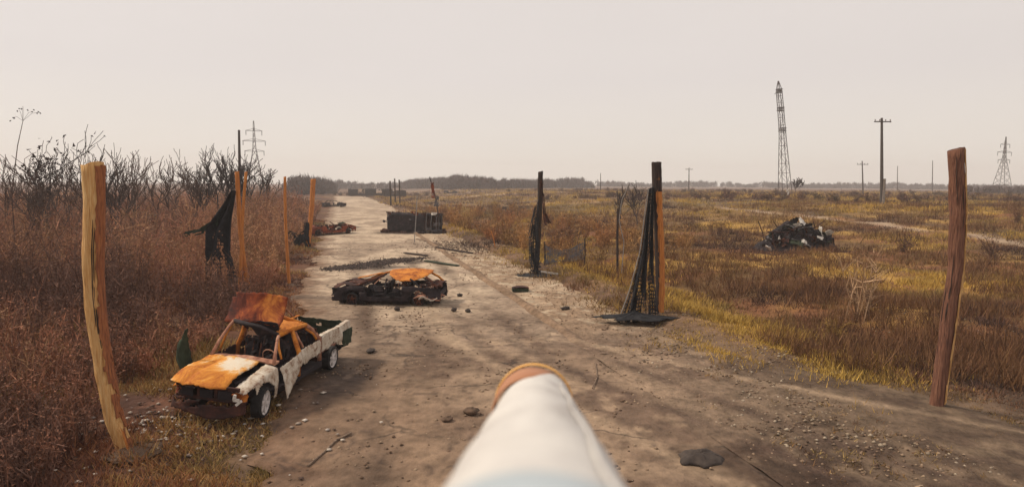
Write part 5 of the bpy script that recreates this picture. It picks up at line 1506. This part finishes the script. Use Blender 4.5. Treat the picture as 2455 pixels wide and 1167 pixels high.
for x, y, z, s, seed in ((.40, -.35, 1.92, 1.05, 1), (-.15, -.5, 1.75, .6, 2), (1.65, -.5, 1.35, .75, 3), (2.3, -.3, 1.25, .6, 4), (-1.6, -.9, .75, .5, 5), (.0, -1.3, .62, .45, 6), (1.25, -1.1, .95, .42, 7), (-2.4, -1.2, .22, .6, 8)):
    q = Vector((x, y, z))
    m = Matrix.Rotation(seed * .9, 3, 'Z') @ Matrix.Rotation(.75 + .25 * math.sin(seed * 3), 3, 'X')
    if seed % 2: m = Matrix.Rotation(.7, 3, 'X') @ Matrix.Rotation(seed * .4, 3, 'Y')
    G().sheet(lambda a, b: tuple(m @ Vector((s * (a - .5), s * .8 * (b - .5), .12 * math.sin(a * 4 + seed))) + q), 8, 7, lambda a, b: (a - .5) ** 2 + (b - .5) ** 2 < .2 + .12 * float(fbm(a * 5, b * 5, seed)), .02, .08, seed + 3.0).build('pale_sheet', m_pale, hp)
for x, z, s in ((1.6, .75, 1.5), (2.25, .6, 1.2), (-1.5, .35, 1.2)):
    G().lump((x, -.1, z * .7), (s, 1.3, z * 1.9), int(x * 10) + 40, 3, .35).build('charred_lump', m_char, hp)
for k in range(9):
    x = rr.uniform(-2.3, 2.3); y = rr.uniform(-1.2, .3)
    G().tube([(x, y, .2), (x + rr.uniform(-.4, .4), y, 1.3), (x + rr.uniform(-1.0, 1.0), y + rr.uniform(-.3, .3), rr.uniform(1.2, 2.1))], .035, 5).build('bent_bar', m_rustdark, hp)

# ------------------------------------------------------------------ debris
def zroad(x, y):
    u = lat(x, y)
    return .05 if 0 < u < 8.5 else (.03 if u < 12.4 else Hs(x, y))
def place(px, py):
    p = gp(px, py, .04); u = lat(p[0], p[1])
    if u < -.2 or u > 12.4:
        p = gp(px, py, Hs(p[0], p[1]))
    return p[0], p[1]
def lump_thing(name, label, cat, px, py, s, mat, seed, rough=.25, group=None):
    x, y = place(px, py)
    o = G().lump((0, 0, s[2] * .34), s, seed, 3, rough).build(name, mat, None, True)
    o.location = (x, y, zroad(x, y)); o.rotation_euler = (0, 0, seed)
    return tag(o, label, cat, group)
x, y = place(1678, 1102)
t = thing('buried_tyre_lump', 'flat dark rounded slab lying on the dirt at lower right', 'debris', (x, y, zroad(x, y)), (0, 0, .1))
def slab(a, b):
    ang = 2 * math.pi * a
    r = .62 + .75 * float(fbm(math.cos(ang) * 2.2 + 2, math.sin(ang) * 2.2 + 2, 3))
    return (.42 * r * math.cos(ang) * b, .27 * r * math.sin(ang) * b, .15 * (1 - b ** 2) * (.6 + .8 * float(fbm(math.cos(ang) * b * 3 + 4, math.sin(ang) * b * 3 + 4, 5))) - .015)
G().sheet(slab, 30, 7, None, .02, .015, 3, 6).build('slab', m_stone, t, True)
x, y = place(1247, 697)
t = thing('green_box', 'flat dark green box lying right of the collapsed car', 'box', (x, y, zroad(x, y)), (0, 0, .1))
g = G(); g.sheet(lambda a, b: (lerp(-.36, .36, a), lerp(-.2, .2, b), .15 + .05 * math.sin(3 * a)), 8, 5, None, .02, .02); g.build('lid', m_rustdark, t)
g = G(); g.box((0, 0, .07), (.70, .38, .13)); g.build('body', m_glassgreen, t)
lump_thing('dirt_clod', 'dark round clod beside the left flank of the white tube', 'clod', 1130, 990, (.30, .26, .12), m_clod, 3)
lump_thing('dirt_clod', 'dark clod on the near road left of the white tube', 'clod', 1072, 1008, (.26, .2, .08), m_clod, 4)
lump_thing('dirt_clod', 'small clod just in front of the collapsed car', 'clod', 952, 744, (.22, .2, .16), m_stone, 6)
lump_thing('stone', 'dark stone right of the collapsed car, nearest to it', 'stone', 1088, 745, (.26, .2, .14), m_stone, 7)
lump_thing('stone', 'dark stone farther right of the collapsed car', 'stone', 1122, 748, (.24, .2, .14), m_stone, 8)
lump_thing('stone', 'small dark stone right of the collapsed car\'s rear corner', 'stone', 1102, 710, (.26, .2, .14), m_stone, 9)
lump_thing('stone', 'flat stone on the pale shoulder below the charred middle post', 'stone', 1355, 741, (.40, .26, .14), m_stone, 10)
lump_thing('stone', 'dark clod on the road ahead of the pickup\'s tail', 'clod', 890, 843, (.4, .22, .10), m_stone, 11)
def stick(label, pix, r, mat=m_plank, name='stick', cat='stick'):
    P = []
    for a, b in pix:
        x, y = place(a, b); P.append(Vector((x, y, zroad(x, y) + r * .9)))
    o = P[0].copy()
    t = thing(name, label, cat, o)
    G().tube([p - o for p in P], r, 6).build('shaft', mat, t)
    return t
stick('dark broken branch lying on the road below the pickup', [(738, 1120), (775, 1088), (806, 1058), (842, 1040)], .019, m_plank, 'branch', 'branch')
stick('short branch on the road right of the white tube tip', [(1420, 932), (1432, 905), (1428, 872)], .014, m_plank, 'branch', 'branch')
def plank(label, p0, p1, w, th, mat=m_plank):
    a = place(*p0); b = place(*p1)
    a, b = Vector((*a, 0)), Vector((*b, 0)); c = (a + b) / 2; d = b - a
    o = G().box((0, 0, 0), (d.length, w, th)).build('plank', mat)
    o.location = (c.x, c.y, zroad(c.x, c.y) + th * .5 + .02); o.rotation_euler = (0, 0, math.atan2(d.y, d.x))
    return tag(o, label, 'plank', 'planks on the road')
plank('long pale plank slanting on the road in front of the van', (1000, 574), (1058, 587), .16, .07)
plank('dark long plank right of the van near the kerb', (1046, 594), (1132, 608), .18, .08, m_woodburnt)
plank('short plank lying behind the orange-roofed car', (970, 608), (1024, 615), .22, .07, m_woodburnt)
plank('dark green board behind the orange-roofed car, nearest the kerb', (1020, 627), (1098, 639), .26, .06, m_glassgreen)

def scatter(name, label, pts, smin, smax, cols, flat=.6):
    """loose stones: squashed octahedra"""
    n = len(pts)
    s = RNG.uniform(smin, smax, n)
    base = np.array([[1, 0, 0], [0, 1, 0], [-1, 0, 0], [0, -1, 0], [0, 0, 1], [0, 0, -1]], float)
    a = RNG.uniform(0, 6.28, n)
    R = np.stack([np.stack([np.cos(a), -np.sin(a), 0 * a], 1), np.stack([np.sin(a), np.cos(a), 0 * a], 1), np.stack([0 * a, 0 * a, 1 + 0 * a], 1)], 1)
    loc = base[None] * RNG.uniform(.6, 1.3, (n, 6, 3)) * np.array([1, 1, flat])
    V = np.einsum('nij,nkj->nki', R, loc) * s[:, None, None] + pts[:, None, :]
    f = np.array([[0, 1, 4], [1, 2, 4], [2, 3, 4], [3, 0, 4], [1, 0, 5], [2, 1, 5], [3, 2, 5], [0, 3, 5]])
    F = (np.arange(n) * 6)[:, None, None] + f[None]
    C = np.repeat(pal(RNG.random(n), cols)[:, None], 6, 1)
    o = fastmesh(name, V.reshape(-1, 3), F.reshape(-1, 3), m_rubble, C.reshape(-1, 3))
    return tag(o, label, name.replace('_', ' ').split()[-1], kind='stuff')
def on_ground(x, y):
    u = lat(x, y)
    return np.where((u > 0) & (u < 8.5), .045, np.where((u > 0) & (u < 12.4), .03, H(x, y)))
n = 9000
y = 7.5 * (48 / 7.5) ** RNG.random(n); u = RNG.uniform(0, 13, n); x = u - 8.9 - .285 * (y - 26)
k = RNG.random(n) < .12 + .9 * smooth(.50, .64, fbm(x * .6, y * .6, 171)) + .5 * smooth(8.2, 9.2, u)
x, y = x[k], y[k]
scatter('road_gravel', 'loose gravel and clods strewn over the road and shoulder', np.stack([x, y, on_ground(x, y)], 1), .012, .05, [(.08, .05, .035), (.19, .125, .085), (.33, .24, .165), (.13, .08, .055)])
n = 6500
y = RNG.uniform(9.5, 24, n); x = RNG.uniform(3.0, 17, n) * y / 14
k = (lat(x, y) > 8.8) & (fbm(x * .5, y * .5, 181) > .50)
x, y = x[k], y[k]
scatter('verge_rubble', 'pale rubble scattered over the dark ground at lower right', np.stack([x, y, on_ground(x, y) + .01], 1), .012, .055, [(.06, .04, .032), (.14, .095, .066), (.27, .205, .145), (.40, .33, .25), (.10, .066, .048)])
# litter around the pickup
n = 420
x = RNG.normal(-6.6, 1.5, n); y = RNG.normal(11.2, 1.5, n)
x[:150] = RNG.normal(-6.3, .6, 150); y[:150] = RNG.normal(10.9, .35, 150)
scatter('burnt_litter', 'pale and dark burnt scraps littering the verge before the pickup', np.stack([x, y, on_ground(x, y) + .03], 1), .015, .075, [(.04, .03, .03), (.14, .09, .07), (.52, .45, .38), (.62, .56, .5), (.10, .06, .05)], .35)
# dark strewn remains behind the collapsed car
n = 2600
e0, e1 = gp(782, 648), gp(1015, 619)
tt = np.clip(RNG.beta(1.3, 1.5, n), 0, 1)
wq = .75 * np.sin(np.pi * (.12 + .8 * tt)) * (.6 + .8 * fbm(tt * 7, tt * 0, 44))
x = e0[0] + (e1[0] - e0[0]) * tt + RNG.normal(size=n) * .3; y = e0[1] + (e1[1] - e0[1]) * tt + RNG.normal(size=n) * wq
scatter('burnt_remains', 'band of black burnt fragments across the road behind the orange-roofed car', np.stack([x, y, np.full(n, .05)], 1), .02, .09, [(.015, .013, .014), (.04, .03, .03), (.10, .07, .06), (.03, .03, .025)], .5)
n = 1500
c0 = gp(1130, 590)
x = RNG.normal(c0[0], 2.2, n); y = c0[1] - .25 * (x - c0[0]) + RNG.normal(0, 2.6, n)
scatter('shoulder_rubble', 'broken pale and dark rubble on the shoulder right of the van', np.stack([x, y, on_ground(x, y) + .01], 1), .02, .10, [(.06, .042, .034), (.16, .11, .08), (.30, .23, .17), (.10, .07, .055)], .5)

# ------------------------------------------------------------------ the white tube carried just below the camera
VPX, VPY = 1290.0, 822.0
axis = Vector(ray(VPX, VPY)).normalized()
side = axis.cross(Vector((0, 0, 1))).normalized(); upv = side.cross(axis).normalized()
def tubep(d, off_s, off_u):
    return Vector((0, 0, CAMH)) + axis * d + side * off_s + upv * off_u
tb = thing('nose_tube', 'white wrapped tube with an orange rim jutting up from the bottom edge', 'tube', tubep(.12, 0, -.07))
T0 = Vector(tb.location)
OFF = -.070
def lathe_along(prof, n=40, cx=0.0, cu=OFF, lo=0, hi=2 * math.pi):
    g = G(); cl = abs(hi - lo - 2 * math.pi) < 1e-6
    m = n if cl else n + 1
    for d, r in prof:
        for k in range(m):
            a = lo + (hi - lo) * k / n
            g.v.append(tuple(tubep(d, cx + r * math.cos(a), cu + r * math.sin(a)) - T0))
    for i in range(len(prof) - 1):
        for k in range(n):
            a, b = i * m + k, i * m + (k + 1) % m
            g.f.append((a, b, b + m, a + m))
    return g
lathe_along([(.735, .0), (.733, .034), (.724, .0395), (.68, .0392), (.60, .0382), (.50, .0380), (.42, .0379), (.412, .0385), (.395, .0385), (.388, .0379), (.30, .0379), (.292, .0386), (.275, .0386), (.268, .0379), (.20, .038), (.08, .038), (.08, .0)], 56).build('wrapped_body', m_whiteplastic, tb, True)
lathe_along([(.720, .0452), (.735, .0456), (.738, .0446), (.735, .0434), (.722, .0434), (.718, .0440), (.720, .0452)], 56, -.0040, OFF + .001).build('rim', m_copper, tb, True)
lathe_along([(.722, .0432), (.66, .0415), (.60, .0390), (.60, .037), (.66, .0395), (.722, .0412), (.722, .0432)], 56, -.0055, OFF - .001).build('inner_sleeve', m_redpipe, tb, True)
lathe_along([(.09, .0395), (.09, .0408), (.148, .0410), (.152, .0395)], 56, 0).build('shade_band', m_bluegrey, tb, True)  # added band: grey-blue shade on the tube's near end, put in as colour
G().tube([tubep(d_, .0395 * math.cos(1.02 + .04 * math.sin(d_ * 40)), OFF + .0395 * math.sin(1.02 + .04 * math.sin(d_ * 40))) - T0 for d_ in np.linspace(.60, .12, 24)], .0010, 6).build('seam', m_whiteplastic, tb, True)

# ------------------------------------------------------------------ air
hz_ = G(); hz_.box((0, 640, 21), (2840, 1480, 46.0))
m = bpy.data.materials.new('haze_air'); m.use_nodes = True
nn, ll = m.node_tree.nodes, m.node_tree.links
nn.remove(nn['Principled BSDF'])
pv = nn.new('ShaderNodeVolumePrincipled')
pv.inputs['Color'].default_value = (.97, .95, .96, 1); pv.inputs['Density'].default_value = .0007; pv.inputs['Anisotropy'].default_value = .2
ll.new(pv.outputs[0], nn['Material Output'].inputs['Volume'])
haze = hz_.build('haze', m, None, kind='stuff')
haze['label'] = 'thin pale haze over the whole scene'; haze['category'] = 'haze'
